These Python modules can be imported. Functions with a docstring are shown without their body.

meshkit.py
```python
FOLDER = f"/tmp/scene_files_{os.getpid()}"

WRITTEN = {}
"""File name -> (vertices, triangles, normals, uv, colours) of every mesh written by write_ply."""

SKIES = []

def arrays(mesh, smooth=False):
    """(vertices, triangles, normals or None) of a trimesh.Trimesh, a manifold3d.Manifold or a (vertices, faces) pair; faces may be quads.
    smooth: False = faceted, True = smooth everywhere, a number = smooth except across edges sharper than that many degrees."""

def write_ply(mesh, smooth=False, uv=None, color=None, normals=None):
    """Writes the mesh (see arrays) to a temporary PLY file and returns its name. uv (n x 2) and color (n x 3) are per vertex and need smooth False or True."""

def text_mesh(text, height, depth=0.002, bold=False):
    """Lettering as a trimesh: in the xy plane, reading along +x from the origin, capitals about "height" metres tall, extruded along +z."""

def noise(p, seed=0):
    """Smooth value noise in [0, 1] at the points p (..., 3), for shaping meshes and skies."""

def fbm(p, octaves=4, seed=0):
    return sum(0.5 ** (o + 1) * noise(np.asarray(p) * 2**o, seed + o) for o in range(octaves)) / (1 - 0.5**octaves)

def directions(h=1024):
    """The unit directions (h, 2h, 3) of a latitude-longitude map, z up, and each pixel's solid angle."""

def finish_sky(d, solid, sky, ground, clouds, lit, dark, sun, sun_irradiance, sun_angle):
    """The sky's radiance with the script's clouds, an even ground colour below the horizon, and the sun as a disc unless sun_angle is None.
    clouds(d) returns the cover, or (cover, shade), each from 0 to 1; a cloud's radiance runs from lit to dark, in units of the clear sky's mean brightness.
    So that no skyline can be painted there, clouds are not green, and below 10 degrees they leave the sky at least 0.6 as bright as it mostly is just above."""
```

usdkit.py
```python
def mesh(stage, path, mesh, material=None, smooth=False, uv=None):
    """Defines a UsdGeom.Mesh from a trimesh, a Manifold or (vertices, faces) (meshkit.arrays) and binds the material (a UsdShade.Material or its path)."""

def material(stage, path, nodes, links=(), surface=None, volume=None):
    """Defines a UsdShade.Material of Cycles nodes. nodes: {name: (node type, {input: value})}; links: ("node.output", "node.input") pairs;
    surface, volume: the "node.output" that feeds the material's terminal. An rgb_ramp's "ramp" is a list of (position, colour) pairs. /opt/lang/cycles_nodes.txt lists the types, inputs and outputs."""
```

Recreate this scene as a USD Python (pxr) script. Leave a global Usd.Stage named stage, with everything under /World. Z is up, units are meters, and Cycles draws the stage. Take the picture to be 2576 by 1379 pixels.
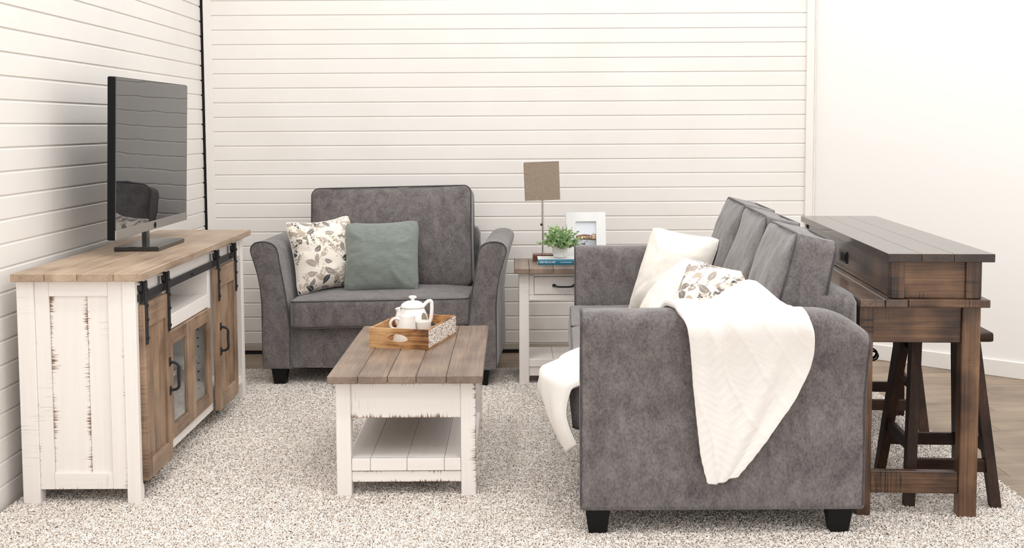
import math
import numpy as np
import trimesh
import usdkit
import meshkit
from pxr import Gf, Sdf, Usd, UsdGeom, UsdLux, UsdShade, Vt
from shapely.geometry import Polygon

rng = np.random.default_rng(7)
stage = Usd.Stage.CreateInMemory()
UsdGeom.SetStageUpAxis(stage, UsdGeom.Tokens.z)
UsdGeom.SetStageMetersPerUnit(stage, 1.0)
UsdGeom.Xform.Define(stage, '/World')
UsdGeom.Scope.Define(stage, '/World/Looks')

# ------------------------------------------------------------------ camera, light, exposure
W_PX, H_PX, F_PX, CX, CY, CAM_H = 2576.0, 1379.0, 2900.0, 1288.0, 520.0, 1.43
pitch, roll = math.atan(205.0 / F_PX), 0.005


def rot(axis, a):
    return trimesh.transformations.rotation_matrix(a, axis)


RC = rot([1, 0, 0], -pitch) @ rot([1, 0, 0], math.pi / 2) @ rot([0, 0, 1], -roll)
cam = UsdGeom.Camera.Define(stage, '/World/camera')
M4 = np.eye(4)
M4[:3, :3] = RC[:3, :3]
M4[:3, 3] = (0, 0, CAM_H)
cam.AddTransformOp().Set(Gf.Matrix4d(*M4.T.ravel().tolist()))
APER = 36.0
cam.CreateHorizontalApertureAttr(APER)
cam.CreateVerticalApertureAttr(APER * H_PX / W_PX)
cam.CreateFocalLengthAttr(APER * F_PX / W_PX)
cam.CreateVerticalApertureOffsetAttr(-(H_PX / 2 - CY) * APER / W_PX)
cam.CreateClippingRangeAttr(Gf.Vec2f(0.05, 100))
cam.CreateExposureAttr(-0.16)

dome = UsdLux.DomeLight.Define(stage, '/World/ambient_sky')  # added even fill light, standing in for the unseen rest of the store
dome.CreateColorAttr(Gf.Vec3f(1.0, 0.99, 0.98))
dome.CreateIntensityAttr(0.54)


def panel_light(name, x, y, z, sx, sy, power, tilt=(0, 0)):
    l = UsdLux.RectLight.Define(stage, '/World/' + name)
    l.CreateWidthAttr(sx)
    l.CreateHeightAttr(sy)
    l.CreateColorAttr(Gf.Vec3f(1.0, 0.985, 0.962))
    l.CreateIntensityAttr(power)
    l.AddTranslateOp().Set(Gf.Vec3d(x, y, z))
    l.AddRotateXYZOp().Set(Gf.Vec3f(tilt[0], tilt[1], 0))


PW = 11.8
LAMPS = [(-1.2, 4.3, 0.9), (0.9, 5.5, 0.75), (2.6, 4.4, 0.9), (-1.3, 2.6, 1.05), (0.8, 2.7, 1.05), (2.6, 2.4, 1.0), (-1.2, 0.4, 0.8), (1.4, 0.2, 0.8)]
for i, (x, y, k) in enumerate(LAMPS):
    panel_light('ceiling_lamp' + (f'_{i:03d}' if i else ''), x, y, 4.6, 0.34, 0.34, PW * 4.9 * k)

# ------------------------------------------------------------------ helpers: materials
LK = '/World/Looks/'


def mat(name, nodes, links, surface='p.BSDF', volume=None):
    return usdkit.material(stage, LK + name, nodes, links, surface=surface, volume=volume)


def plain(name, color, rough=0.5, spec=0.5, metallic=0.0, **kw):
    return mat(name, {'p': ('principled_bsdf', dict(base_color=color, roughness=rough, specular_ior_level=spec, metallic=metallic, **kw))}, [])


def srgb(r, g, b):
    c = np.array([r, g, b]) / 255.0
    return tuple(float(x) for x in np.where(c < 0.04045, c / 12.92, ((c + 0.055) / 1.055) ** 2.4))


def axis_scale(axis, along, across):
    s = [across] * 3
    s['xyz'.index(axis)] = along
    return tuple(s)


def coords_nodes():
    """object coordinates shifted by a random amount per object"""
    n = {'tc': ('texture_coordinate', {}), 'oi': ('object_info', {}),
         'off': ('math', {'math_type': 'multiply', 'value2': 37.0}),
         'offv': ('combine_xyz', {}),
         'co': ('vector_math', {'math_type': 'add'})}
    l = [('oi.random', 'off.value1'), ('off.value', 'offv.x'), ('off.value', 'offv.y'), ('off.value', 'offv.z'),
         ('tc.object', 'co.vector1'), ('offv.vector', 'co.vector2')]
    return n, l


def wood(name, axis, ramp, rough=0.45, vary=0.16, blotch=1.0, bump=0.15, fine=170.0, wide=9.0, coat=0.0, knot=1.1, along=0.8, chatter=0.0, coat_rough=0.08, spec=0.4):
    n, l = coords_nodes()
    n.update({
        'm1': ('mapping', {'scale': axis_scale(axis, along, wide)}),
        'n1': ('noise_texture', {'scale': 1.0, 'detail': 7.0, 'roughness': 0.66, 'distortion': knot}),
        'm2': ('mapping', {'scale': axis_scale(axis, 3.0, fine)}),
        'n2': ('noise_texture', {'scale': 1.0, 'detail': 4.0, 'roughness': 0.65}),
        'n3': ('noise_texture', {'scale': 5.0, 'detail': 3.0}),
        'm4': ('mapping', {'scale': axis_scale(axis, 190.0, 5.0)}),
        'n4': ('noise_texture', {'scale': 1.0, 'detail': 2.0}),
        'n5': ('noise_texture', {'scale': 6.5, 'detail': 2.0}),
        'k4': ('map_range', {'from_min': 0.48, 'from_max': 0.62, 'clamp': True}),
        'k5': ('map_range', {'from_min': 0.54, 'from_max': 0.66, 'to_max': chatter, 'clamp': True}),
        'kk': ('math', {'math_type': 'multiply'}),
        'a': ('math', {'math_type': 'multiply', 'value2': 0.58}),
        'b': ('math', {'math_type': 'multiply_add', 'value2': 0.42}),
        'c': ('math', {'math_type': 'multiply_add', 'value2': 0.5 * blotch}),
        'd': ('math', {'math_type': 'subtract', 'value2': 0.25 * blotch}),
        'e': ('math', {'math_type': 'subtract'}),
        'r': ('rgb_ramp', {'ramp': ramp}),
        'rv': ('math', {'math_type': 'multiply_add', 'value2': vary * 2, 'value3': 1 - vary}),
        'h': ('hsv', {}),
        'bp': ('bump', {'strength': bump, 'distance': 0.002}),
        'p': ('principled_bsdf', {'roughness': rough, 'specular_ior_level': spec, 'coat_weight': coat, 'coat_roughness': coat_rough})})
    l += [('co.vector', 'm1.vector'), ('co.vector', 'm2.vector'), ('co.vector', 'n3.vector'), ('co.vector', 'm4.vector'), ('m4.vector', 'n4.vector'), ('co.vector', 'n5.vector'),
          ('n4.fac', 'k4.value'), ('n5.fac', 'k5.value'), ('k4.result', 'kk.value1'), ('k5.result', 'kk.value2'),
          ('m1.vector', 'n1.vector'), ('m2.vector', 'n2.vector'), ('n1.fac', 'a.value1'),
          ('n2.fac', 'b.value1'), ('a.value', 'b.value3'), ('n3.fac', 'c.value1'), ('b.value', 'c.value3'), ('c.value', 'd.value1'),
          ('d.value', 'e.value1'), ('kk.value', 'e.value2'), ('e.value', 'r.fac'), ('oi.random', 'rv.value1'), ('rv.value', 'h.value'), ('r.color', 'h.color'), ('h.color', 'p.base_color'),
          ('n2.fac', 'bp.height'), ('bp.normal', 'p.normal')]
    return mat(name, n, l)


def white_wood(name, axis, wear=1.0, base=(0.845, 0.797, 0.757), depth=0.03):
    """white painted wood: the st primvar holds the distance from a rubbed edge; teeth run across the grain"""
    n, l = coords_nodes()
    n.update({
        'mt': ('mapping', {'scale': axis_scale(axis, 230.0, 16.0)}),
        'nt': ('noise_texture', {'scale': 1.0, 'detail': 3.0, 'roughness': 0.6}),
        'ml': ('mapping', {'scale': axis_scale(axis, 7.0, 7.0)}),
        'nl': ('noise_texture', {'scale': 1.0, 'detail': 2.0}),
        'sep': ('separate_xyz', {}),
        'ax': ('math', {'math_type': 'absolute'}), 'sx': ('math', {'math_type': 'subtract'}), 'ay': ('math', {'math_type': 'absolute'}),
        'dk': ('math', {'math_type': 'divide', 'value2': depth}),
        's': ('math', {'math_type': 'multiply_add', 'value2': 2.2}),
        's1': ('math', {'math_type': 'multiply', 'value2': 1.9}),
        's2': ('math', {'math_type': 'subtract'}),
        'mr': ('map_range', {'from_min': 2.30 - 0.13 * wear, 'from_max': 2.68 - 0.13 * wear, 'to_min': 0.0, 'to_max': 1.0, 'clamp': True}),
        # faint saw marks in patches
        'mp': ('mapping', {'scale': axis_scale(axis, 3.2, 5.0)}),
        'np': ('noise_texture', {'scale': 1.0, 'detail': 1.0}),
        'pm': ('map_range', {'from_min': 0.60, 'from_max': 0.72, 'to_min': 0.0, 'to_max': 0.34, 'clamp': True}),
        'ms': ('mapping', {'scale': axis_scale(axis, 150.0, 7.0)}),
        'ns': ('noise_texture', {'scale': 1.0, 'detail': 2.0}),
        'sm': ('map_range', {'from_min': 0.56, 'from_max': 0.70, 'to_min': 0.0, 'to_max': 1.0, 'clamp': True}),
        'pp': ('math', {'math_type': 'multiply'}),
        'mx': ('math', {'math_type': 'maximum', 'use_clamp': True}),
        'mg': ('mapping', {'scale': axis_scale(axis, 2.0, 55.0)}),
        'ng': ('noise_texture', {'scale': 1.0, 'detail': 4.0}),
        'rg': ('rgb_ramp', {'ramp': [(0.3, tuple(c * 0.955 for c in base)), (0.7, base)]}),
        'mc': ('mix_color', {'b': srgb(122, 93, 70)}),
        'bp': ('bump', {'strength': 0.12, 'distance': 0.002}),
        'p': ('principled_bsdf', {'roughness': 0.5, 'specular_ior_level': 0.35})})
    l += [('co.vector', 'mt.vector'), ('mt.vector', 'nt.vector'), ('co.vector', 'ml.vector'), ('ml.vector', 'nl.vector'),
          ('tc.UV', 'sep.vector'), ('sep.x', 'ax.value1'), ('sep.y', 'sx.value1'), ('ax.value', 'sx.value2'), ('sx.value', 'ay.value1'), ('ay.value', 'dk.value1'), ('nt.fac', 's.value1'), ('nl.fac', 's1.value1'), ('s1.value', 's.value3'),
          ('s.value', 's2.value1'), ('dk.value', 's2.value2'), ('s2.value', 'mr.value'),
          ('co.vector', 'mp.vector'), ('mp.vector', 'np.vector'), ('np.fac', 'pm.value'), ('co.vector', 'ms.vector'), ('ms.vector', 'ns.vector'),
          ('ns.fac', 'sm.value'), ('pm.result', 'pp.value1'), ('sm.result', 'pp.value2'), ('pp.value', 'mx.value1'), ('mr.result', 'mx.value2'),
          ('co.vector', 'mg.vector'), ('mg.vector', 'ng.vector'), ('ng.fac', 'rg.fac'), ('rg.color', 'mc.a'), ('mx.value', 'mc.fac'),
          ('mc.result', 'p.base_color'), ('ng.fac', 'bp.height'), ('bp.normal', 'p.normal')]
    return mat(name, n, l)


def cloth(name, c0, c1, scale=9.0, fine=700.0, sheen=0.25, bump=0.25, stretch=(1, 1, 1), rough=0.9, lo=0.36, hi=0.66, mid=0.25):
    n = {'g': ('geometry', {}), 'mp': ('mapping', {'scale': stretch}),
         'n1': ('noise_texture', {'scale': scale, 'detail': 8.0, 'roughness': 0.72, 'distortion': 0.5}),
         'n2': ('noise_texture', {'scale': scale * 9, 'detail': 4.0, 'roughness': 0.7}),
         'n3': ('noise_texture', {'scale': fine, 'detail': 2.0}),
         'm': ('mix_float', {'fac': mid}), 'r': ('rgb_ramp', {'ramp': [(lo, c0), (hi, c1)]}),
         'bp': ('bump', {'strength': bump, 'distance': 0.0015}),
         'p': ('principled_bsdf', {'roughness': rough, 'specular_ior_level': 0.2, 'sheen_weight': sheen, 'sheen_roughness': 0.5})}
    l = [('g.position', 'mp.vector'), ('mp.vector', 'n1.vector'), ('mp.vector', 'n2.vector'), ('g.position', 'n3.vector'),
         ('n1.fac', 'm.a'), ('n2.fac', 'm.b'), ('m.value' if False else 'm.result', 'r.fac'), ('r.color', 'p.base_color'),
         ('n3.fac', 'bp.height'), ('bp.normal', 'p.normal')]
    return mat(name, n, l)


def printed(name, primvar, rough=0.85, sheen=0.1, bump=0.2):
    return mat(name, {'a': ('attribute', {'attribute': primvar}), 'g': ('geometry', {}), 'n3': ('noise_texture', {'scale': 800.0, 'detail': 2.0}),
                      'bp': ('bump', {'strength': bump, 'distance': 0.001}),
                      'p': ('principled_bsdf', {'roughness': rough, 'specular_ior_level': 0.2, 'sheen_weight': sheen})},
               [('a.color', 'p.base_color'), ('g.position', 'n3.vector'), ('n3.fac', 'bp.height'), ('bp.normal', 'p.normal')])


# ------------------------------------------------------------------ helpers: shapes
def box(x0, x1, y0, y1, z0, z1, b=0.002):
    b = min(b, (x1 - x0) * 0.3, (y1 - y0) * 0.3, (z1 - z0) * 0.3)
    v = []
    for sx in (0, 1):
        for sy in (0, 1):
            for sz in (0, 1):
                X, Y, Z = (x0, x1)[sx], (y0, y1)[sy], (z0, z1)[sz]
                dx, dy, dz = (b, -b)[sx], (b, -b)[sy], (b, -b)[sz]
                v += [(X, Y + dy, Z + dz), (X + dx, Y, Z + dz), (X + dx, Y + dy, Z)]
    return trimesh.convex.convex_hull(np.array(v))


def hull(pts):
    return trimesh.convex.convex_hull(np.array(pts, float))


def cat(*ms):
    return trimesh.util.concatenate([m for m in ms])


def tube(points, r, sides=8, closed=False):
    p = np.asarray(points, float)
    n = len(p)
    t = (np.roll(p, -1, 0) - np.roll(p, 1, 0)) if closed else np.gradient(p, axis=0)
    t /= np.linalg.norm(t, axis=1, keepdims=True) + 1e-12
    a = np.zeros_like(t)
    ref = np.array([0, 0, 1.0]) if abs(t[0][2]) < 0.9 else np.array([1.0, 0, 0])
    prev = ref - t[0] * (ref @ t[0])
    prev /= np.linalg.norm(prev)
    for i in range(n):
        prev = prev - t[i] * (prev @ t[i])
        prev /= np.linalg.norm(prev) + 1e-12
        a[i] = prev
    b = np.cross(t, a)
    r = np.broadcast_to(np.asarray(r, float), (n,))
    ang = np.arange(sides) * 2 * np.pi / sides
    v = p[:, None] + r[:, None, None] * (np.cos(ang)[None, :, None] * a[:, None] + np.sin(ang)[None, :, None] * b[:, None])
    m = n if closed else n - 1
    i, j = np.meshgrid(np.arange(m), np.arange(sides), indexing='ij')
    i2, j2 = (i + 1) % n, (j + 1) % sides
    q = np.stack([i * sides + j, i * sides + j2, i2 * sides + j2, i2 * sides + j], -1).reshape(-1, 4)
    f = np.vstack([q[:, [0, 1, 2]], q[:, [0, 2, 3]]])
    v = v.reshape(-1, 3)
    if not closed:
        k = len(v)
        v = np.vstack([v, p[0], p[-1]])
        c = np.arange(sides)
        f = np.vstack([f, np.stack([np.full(sides, k), (c + 1) % sides, c], 1),
                       np.stack([np.full(sides, k + 1), (n - 1) * sides + c, (n - 1) * sides + (c + 1) % sides], 1)])
    return trimesh.Trimesh(v, f, process=False)


def cyl(p0, p1, r, sides=16):
    return tube([p0, p1], r, sides)


def spline(pts, n=40, closed=False):
    from scipy.interpolate import CubicSpline
    p = np.asarray(pts, float)
    if closed:
        p = np.vstack([p, p[:1]])
    s = np.r_[0, np.cumsum(np.linalg.norm(np.diff(p, axis=0), axis=1))]
    c = CubicSpline(s, p, bc_type='periodic' if closed else 'natural')
    u = np.linspace(0, s[-1], n, endpoint=not closed)
    return c(u)


def lathe(profile, sides=40, at=(0, 0, 0)):
    m = trimesh.creation.revolve(np.array(profile, float), sections=sides)
    m.apply_translation(at)
    return m


def prism(poly, axis, a, b, bevel=0):
    """2-D polygon extruded along an axis from a to b; for 'x' the polygon is (y, z), for 'y' (x, z), for 'z' (x, y)"""
    p = poly if isinstance(poly, Polygon) else Polygon(poly)
    m = trimesh.creation.extrude_polygon(p, b - a, engine='earcut')
    v = np.array(m.vertices)
    if axis == 'x':
        v = np.stack([v[:, 2] + a, v[:, 0], v[:, 1]], 1)
    elif axis == 'y':
        v = np.stack([v[:, 0], v[:, 2] + a, v[:, 1]], 1)
    else:
        v = v + (0, 0, a)
    m = trimesh.Trimesh(v, m.faces, process=False)
    if m.volume < 0:
        m.invert()
    return m


def loft(rings, caps=True):
    """closed rings of equal length -> tube with capped ends"""
    r = np.asarray(rings, float)
    n, k = r.shape[:2]
    v = r.reshape(-1, 3)
    i, j = np.meshgrid(np.arange(n - 1), np.arange(k), indexing='ij')
    j2 = (j + 1) % k
    q = np.stack([i * k + j, i * k + j2, (i + 1) * k + j2, (i + 1) * k + j], -1).reshape(-1, 4)
    f = np.vstack([q[:, [0, 1, 2]], q[:, [0, 2, 3]]])
    if caps:
        base = len(v)
        v = np.vstack([v, r[0].mean(0), r[-1].mean(0)])
        c = np.arange(k)
        f = np.vstack([f, np.stack([np.full(k, base), (c + 1) % k, c], 1),
                       np.stack([np.full(k, base + 1), (n - 1) * k + c, (n - 1) * k + (c + 1) % k], 1)])
    m = trimesh.Trimesh(v, f, process=False)
    if m.volume < 0:
        m.invert()
    return m


def soft_box(sx, sy, sz, r, n=(24, 18, 10)):
    """rounded box centred on the origin, as a fine welded grid; returns (mesh, unit coordinates in -1..1)"""
    nx, ny, nz = n
    V, F, idx = [], [], {}

    def vid(i, j, k):
        key = (i, j, k)
        if key not in idx:
            idx[key] = len(V)
            V.append((2 * i / nx - 1, 2 * j / ny - 1, 2 * k / nz - 1))
        return idx[key]

    def quad(a, b, c, d):
        F.append((a, b, c))
        F.append((a, c, d))
    for i in range(nx):
        for j in range(ny):
            quad(vid(i, j, nz), vid(i + 1, j, nz), vid(i + 1, j + 1, nz), vid(i, j + 1, nz))
            quad(vid(i, j, 0), vid(i, j + 1, 0), vid(i + 1, j + 1, 0), vid(i + 1, j, 0))
    for i in range(nx):
        for k in range(nz):
            quad(vid(i, 0, k), vid(i + 1, 0, k), vid(i + 1, 0, k + 1), vid(i, 0, k + 1))
            quad(vid(i, ny, k), vid(i, ny, k + 1), vid(i + 1, ny, k + 1), vid(i + 1, ny, k))
    for j in range(ny):
        for k in range(nz):
            quad(vid(0, j, k), vid(0, j, k + 1), vid(0, j + 1, k + 1), vid(0, j + 1, k))
            quad(vid(nx, j, k), vid(nx, j + 1, k), vid(nx, j + 1, k + 1), vid(nx, j, k + 1))
    U = np.array(V, float)
    h = np.array([sx, sy, sz]) / 2
    P = U * h
    inner = np.clip(P, -(h - r), h - r)
    d = P - inner
    L = np.linalg.norm(d, axis=1, keepdims=True)
    P = np.where(L > 1e-9, inner + d / np.maximum(L, 1e-9) * np.minimum(L, r), P)
    # points on flat faces stay on the face
    return trimesh.Trimesh(P, np.array(F), process=False), U


def wrinkle(v, amp, scale, seed=0):
    p = np.asarray(v)
    return (meshkit.fbm(p * scale, 3, seed) - 0.5) * 2 * amp


def place(m, rz=0.0, loc=(0, 0, 0), rx=0.0, ry=0.0):
    m = m.copy()
    T = rot([0, 0, 1], rz) @ rot([1, 0, 0], rx) @ rot([0, 1, 0], ry)
    m.apply_transform(T)
    m.apply_translation(loc)
    return m


# ------------------------------------------------------------------ helpers: things and parts
_names = {}


def uniq(parent, name):
    k = _names.get((parent, name), 0)
    _names[(parent, name)] = k + 1
    return f'{parent}/{name}' + (f'_{k:03d}' if k else '')


def tag(prim, label=None, cat_=None, group=None, kind=None):
    for k, v in (('label', label), ('category', cat_), ('group', group), ('kind', kind)):
        if v:
            prim.SetCustomDataByKey(k, v)


class Thing:
    """an Xform at the thing's base; parts are given in world coordinates, or in the thing's own when local"""

    def __init__(s, name, label, cat_, loc=(0, 0, 0), rz=0.0, local=False, group=None, kind=None):
        s.path, s.local = uniq('/World', name), local
        x = UsdGeom.Xform.Define(stage, s.path)
        s.x = x
        x.AddTranslateOp().Set(Gf.Vec3d(*map(float, loc)))
        if rz:
            x.AddRotateZOp().Set(math.degrees(rz))
        T = np.eye(4)
        T[:3, 3] = loc
        s.inv = np.linalg.inv(T @ rot([0, 0, 1], rz))
        tag(x.GetPrim(), label, cat_, group, kind)

    def part(s, name, mesh, m, smooth=False, parent=None, label=None, uv=None, kind=None, color=None):
        mesh = mesh.copy()
        if not s.local:
            mesh.apply_transform(s.inv)
        path = uniq(parent or s.path, name)
        put(path, mesh, m, smooth, uv, color)
        tag(stage.GetPrimAtPath(path), label, None, None, kind)
        return path


def put(path, mesh, m, smooth=False, uv=None, color=None):
    g = usdkit.mesh(stage, path, mesh, m, smooth=smooth, uv=uv)
    if color is not None:
        UsdGeom.PrimvarsAPI(g).CreatePrimvar('print_color', Sdf.ValueTypeNames.Color3fArray, 'vertex').Set(Vt.Vec3fArray.FromNumpy(np.asarray(color, np.float32)))
    return g


def solo(name, label, cat_, mesh, m, loc, smooth=False, group=None, kind=None, uv=None, color=None):
    path = uniq('/World', name)
    mesh = mesh.copy()
    mesh.apply_translation(-np.asarray(loc, float))
    g = put(path, mesh, m, smooth, uv, color)
    g.AddTranslateOp().Set(Gf.Vec3d(*map(float, loc)))
    tag(g.GetPrim(), label, cat_, group, kind)
    return path


def wearuv(mesh, axis, edges):
    """distance from a rubbed edge as |st.y - |st.x||: one edge, or two opposite ones, given as (axis letter, coordinate)"""
    v = np.asarray(mesh.vertices)
    if not edges:
        return nowear(mesh)
    c = v[:, 'xyz'.index(edges[0][0])]
    if len(edges) > 1 and edges[1][0] == edges[0][0]:
        p, q = edges[0][1], edges[1][1]
        return np.stack([c - (p + q) / 2, np.full(len(v), abs(q - p) / 2)], 1)
    return np.stack([np.abs(c - edges[0][1]), np.zeros(len(v))], 1)


def nowear(mesh):
    return np.stack([np.ones(len(mesh.vertices)), np.zeros(len(mesh.vertices))], 1)


# ------------------------------------------------------------------ materials
PAINT = mat('wall_paint', {'g': ('geometry', {}), 'oi': ('object_info', {}), 'n': ('noise_texture', {'scale': 3.0, 'detail': 3.0}),
                           'mp': ('mapping', {'scale': (3, 3, 90)}), 'n2': ('noise_texture', {'scale': 1.0, 'detail': 3.0}),
                           'r': ('rgb_ramp', {'ramp': [(0.3, (0.79, 0.752, 0.706)), (0.7, (0.825, 0.79, 0.75))]}),
                           'bp': ('bump', {'strength': 0.08, 'distance': 0.002}),
                           'p': ('principled_bsdf', {'roughness': 0.42, 'specular_ior_level': 0.4})},
            [('g.position', 'n.vector'), ('n.fac', 'r.fac'), ('r.color', 'p.base_color'), ('g.position', 'mp.vector'), ('mp.vector', 'n2.vector'),
             ('n2.fac', 'bp.height'), ('bp.normal', 'p.normal')])
GROOVE = plain('groove_paint', (0.70, 0.64, 0.57), 0.7)
DARKGAP = plain('dark_gap', (0.012, 0.01, 0.01), 0.8)
PLASTER = mat('plaster', {'g': ('geometry', {}), 'n': ('noise_texture', {'scale': 180.0, 'detail': 2.0}), 'bp': ('bump', {'strength': 0.08, 'distance': 0.001}),
                          'p': ('principled_bsdf', {'base_color': (0.89, 0.87, 0.84), 'roughness': 0.7, 'specular_ior_level': 0.3})},
              [('g.position', 'n.vector'), ('n.fac', 'bp.height'), ('bp.normal', 'p.normal')])
TRIMWHITE = plain('trim_white', (0.84, 0.81, 0.77), 0.4)
OLDTRIM = wood('old_trim', 'x', [(0.3, (0.42, 0.37, 0.31)), (0.7, (0.62, 0.57, 0.50))], rough=0.6)
LAMINATE = wood('laminate', 'x', [(0.30, srgb(118, 102, 88)), (0.5, srgb(146, 128, 110)), (0.70, srgb(166, 148, 128))], rough=0.45, vary=0.06, bump=0.05, fine=110.0, wide=9.0)
RUGBASE = plain('rug_backing', srgb(205, 192, 180), 0.95, 0.1)
PILE = mat('rug_pile', {'g': ('geometry', {}), 'a': ('attribute', {'attribute': 'print_color'}), 'n': ('noise_texture', {'scale': 2.2, 'detail': 3.0}),
                        'v': ('math', {'math_type': 'multiply_add', 'value2': 0.3, 'value3': 0.85}), 'h': ('hsv', {}),
                        'p': ('principled_bsdf', {'roughness': 0.9, 'specular_ior_level': 0.15, 'sheen_weight': 0.2})},
           [('a.color', 'h.color'), ('g.position', 'n.vector'), ('n.fac', 'v.value1'), ('v.value', 'h.value'), ('h.color', 'p.base_color')])
SUEDE = cloth('grey_suede', srgb(65, 60, 61), srgb(138, 131, 129), scale=13.0, sheen=0.35, lo=0.33, hi=0.71, mid=0.45, stretch=(1.25, 1.25, 0.8))
PIPING = cloth('grey_piping', srgb(60, 56, 58), srgb(90, 85, 86), scale=30.0, sheen=0.2)
BLACKLEG = plain('black_leg', (0.007, 0.0065, 0.0065), 0.5, 0.2)
IRON = mat('black_iron', {'g': ('geometry', {}), 'n': ('noise_texture', {'scale': 240.0, 'detail': 2.0}), 'bp': ('bump', {'strength': 0.2, 'distance': 0.001}),
                          'p': ('principled_bsdf', {'base_color': (0.018, 0.017, 0.019), 'roughness': 0.5, 'specular_ior_level': 0.4})},
           [('g.position', 'n.vector'), ('n.fac', 'bp.height'), ('bp.normal', 'p.normal')])
BOLT = plain('bright_bolt', (0.7, 0.69, 0.67), 0.3, metallic=0.6)
BROWN_RAMP = [(0.28, srgb(116, 97, 82)), (0.42, srgb(152, 130, 110)), (0.55, srgb(173, 150, 128)), (0.74, srgb(190, 168, 146))]
BROWN = {a: wood('driftwood_' + a, a, BROWN_RAMP, rough=0.42, vary=0.06, chatter=0.07) for a in 'xyz'}
SHADED_DOORWOOD = {a: wood('shaded_door_wood_' + a, a, [(0.28, srgb(90, 71, 56)), (0.42, srgb(128, 104, 84)), (0.55, srgb(152, 126, 103)), (0.74, srgb(174, 148, 124))], rough=0.42, vary=0.06, chatter=0.10, blotch=1.3) for a in 'yz'}  # shade put into the colour: darker driftwood for the less lit doors, stronger grain
GREYBROWN = {a: wood('greybrown_' + a, a, [(0.30, srgb(92, 78, 70)), (0.5, srgb(126, 108, 95)), (0.70, srgb(156, 134, 114))], rough=0.38, vary=0.05, blotch=0.9, chatter=0.05) for a in 'xyz'}
WW = {a: white_wood('white_wood_' + a, a, 1.0) for a in 'xyz'}
WORN = {a: white_wood('worn_wood_' + a, a, 2.7, depth=0.045) for a in 'xyz'}
DARK_RAMP = [(0.28, srgb(30, 22, 18)), (0.42, srgb(62, 44, 34)), (0.56, srgb(94, 68, 49)), (0.74, srgb(128, 97, 70))]
DARK = {a: wood('walnut_' + a, a, DARK_RAMP, rough=0.36, vary=0.08, blotch=1.5, bump=0.2, chatter=0.24) for a in 'xyz'}
WALNUTGLOSS = wood('walnut_gloss', 'y', DARK_RAMP, rough=0.34, vary=0.05, blotch=1.3, bump=0.03, coat=0.5)
GLOSSTOP = wood('glossy_top', 'y', [(0.28, srgb(30, 20, 15)), (0.5, srgb(50, 34, 25)), (0.72, srgb(76, 54, 40))], rough=0.4, vary=0.06, bump=0.01, coat=0.88, coat_rough=0.06, spec=0.05)
ESPRESSO = {a: wood('espresso_' + a, a, [(0.30, srgb(32, 22, 18)), (0.5, srgb(54, 38, 30)), (0.72, srgb(80, 57, 44))], rough=0.45, vary=0.10, spec=0.15) for a in 'xyz'}
TRAYWOOD = {a: wood('mango_' + a, a, [(0.34, srgb(84, 54, 30)), (0.43, srgb(136, 92, 54)), (0.52, srgb(178, 132, 86)), (0.68, srgb(206, 166, 118))], rough=0.4, vary=0.03, blotch=1.5, wide=15.0, along=4.5, knot=2.4) for a in 'xyz'}
INSIDE = plain('cabinet_inside', (0.86, 0.83, 0.81), 0.6)
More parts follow.
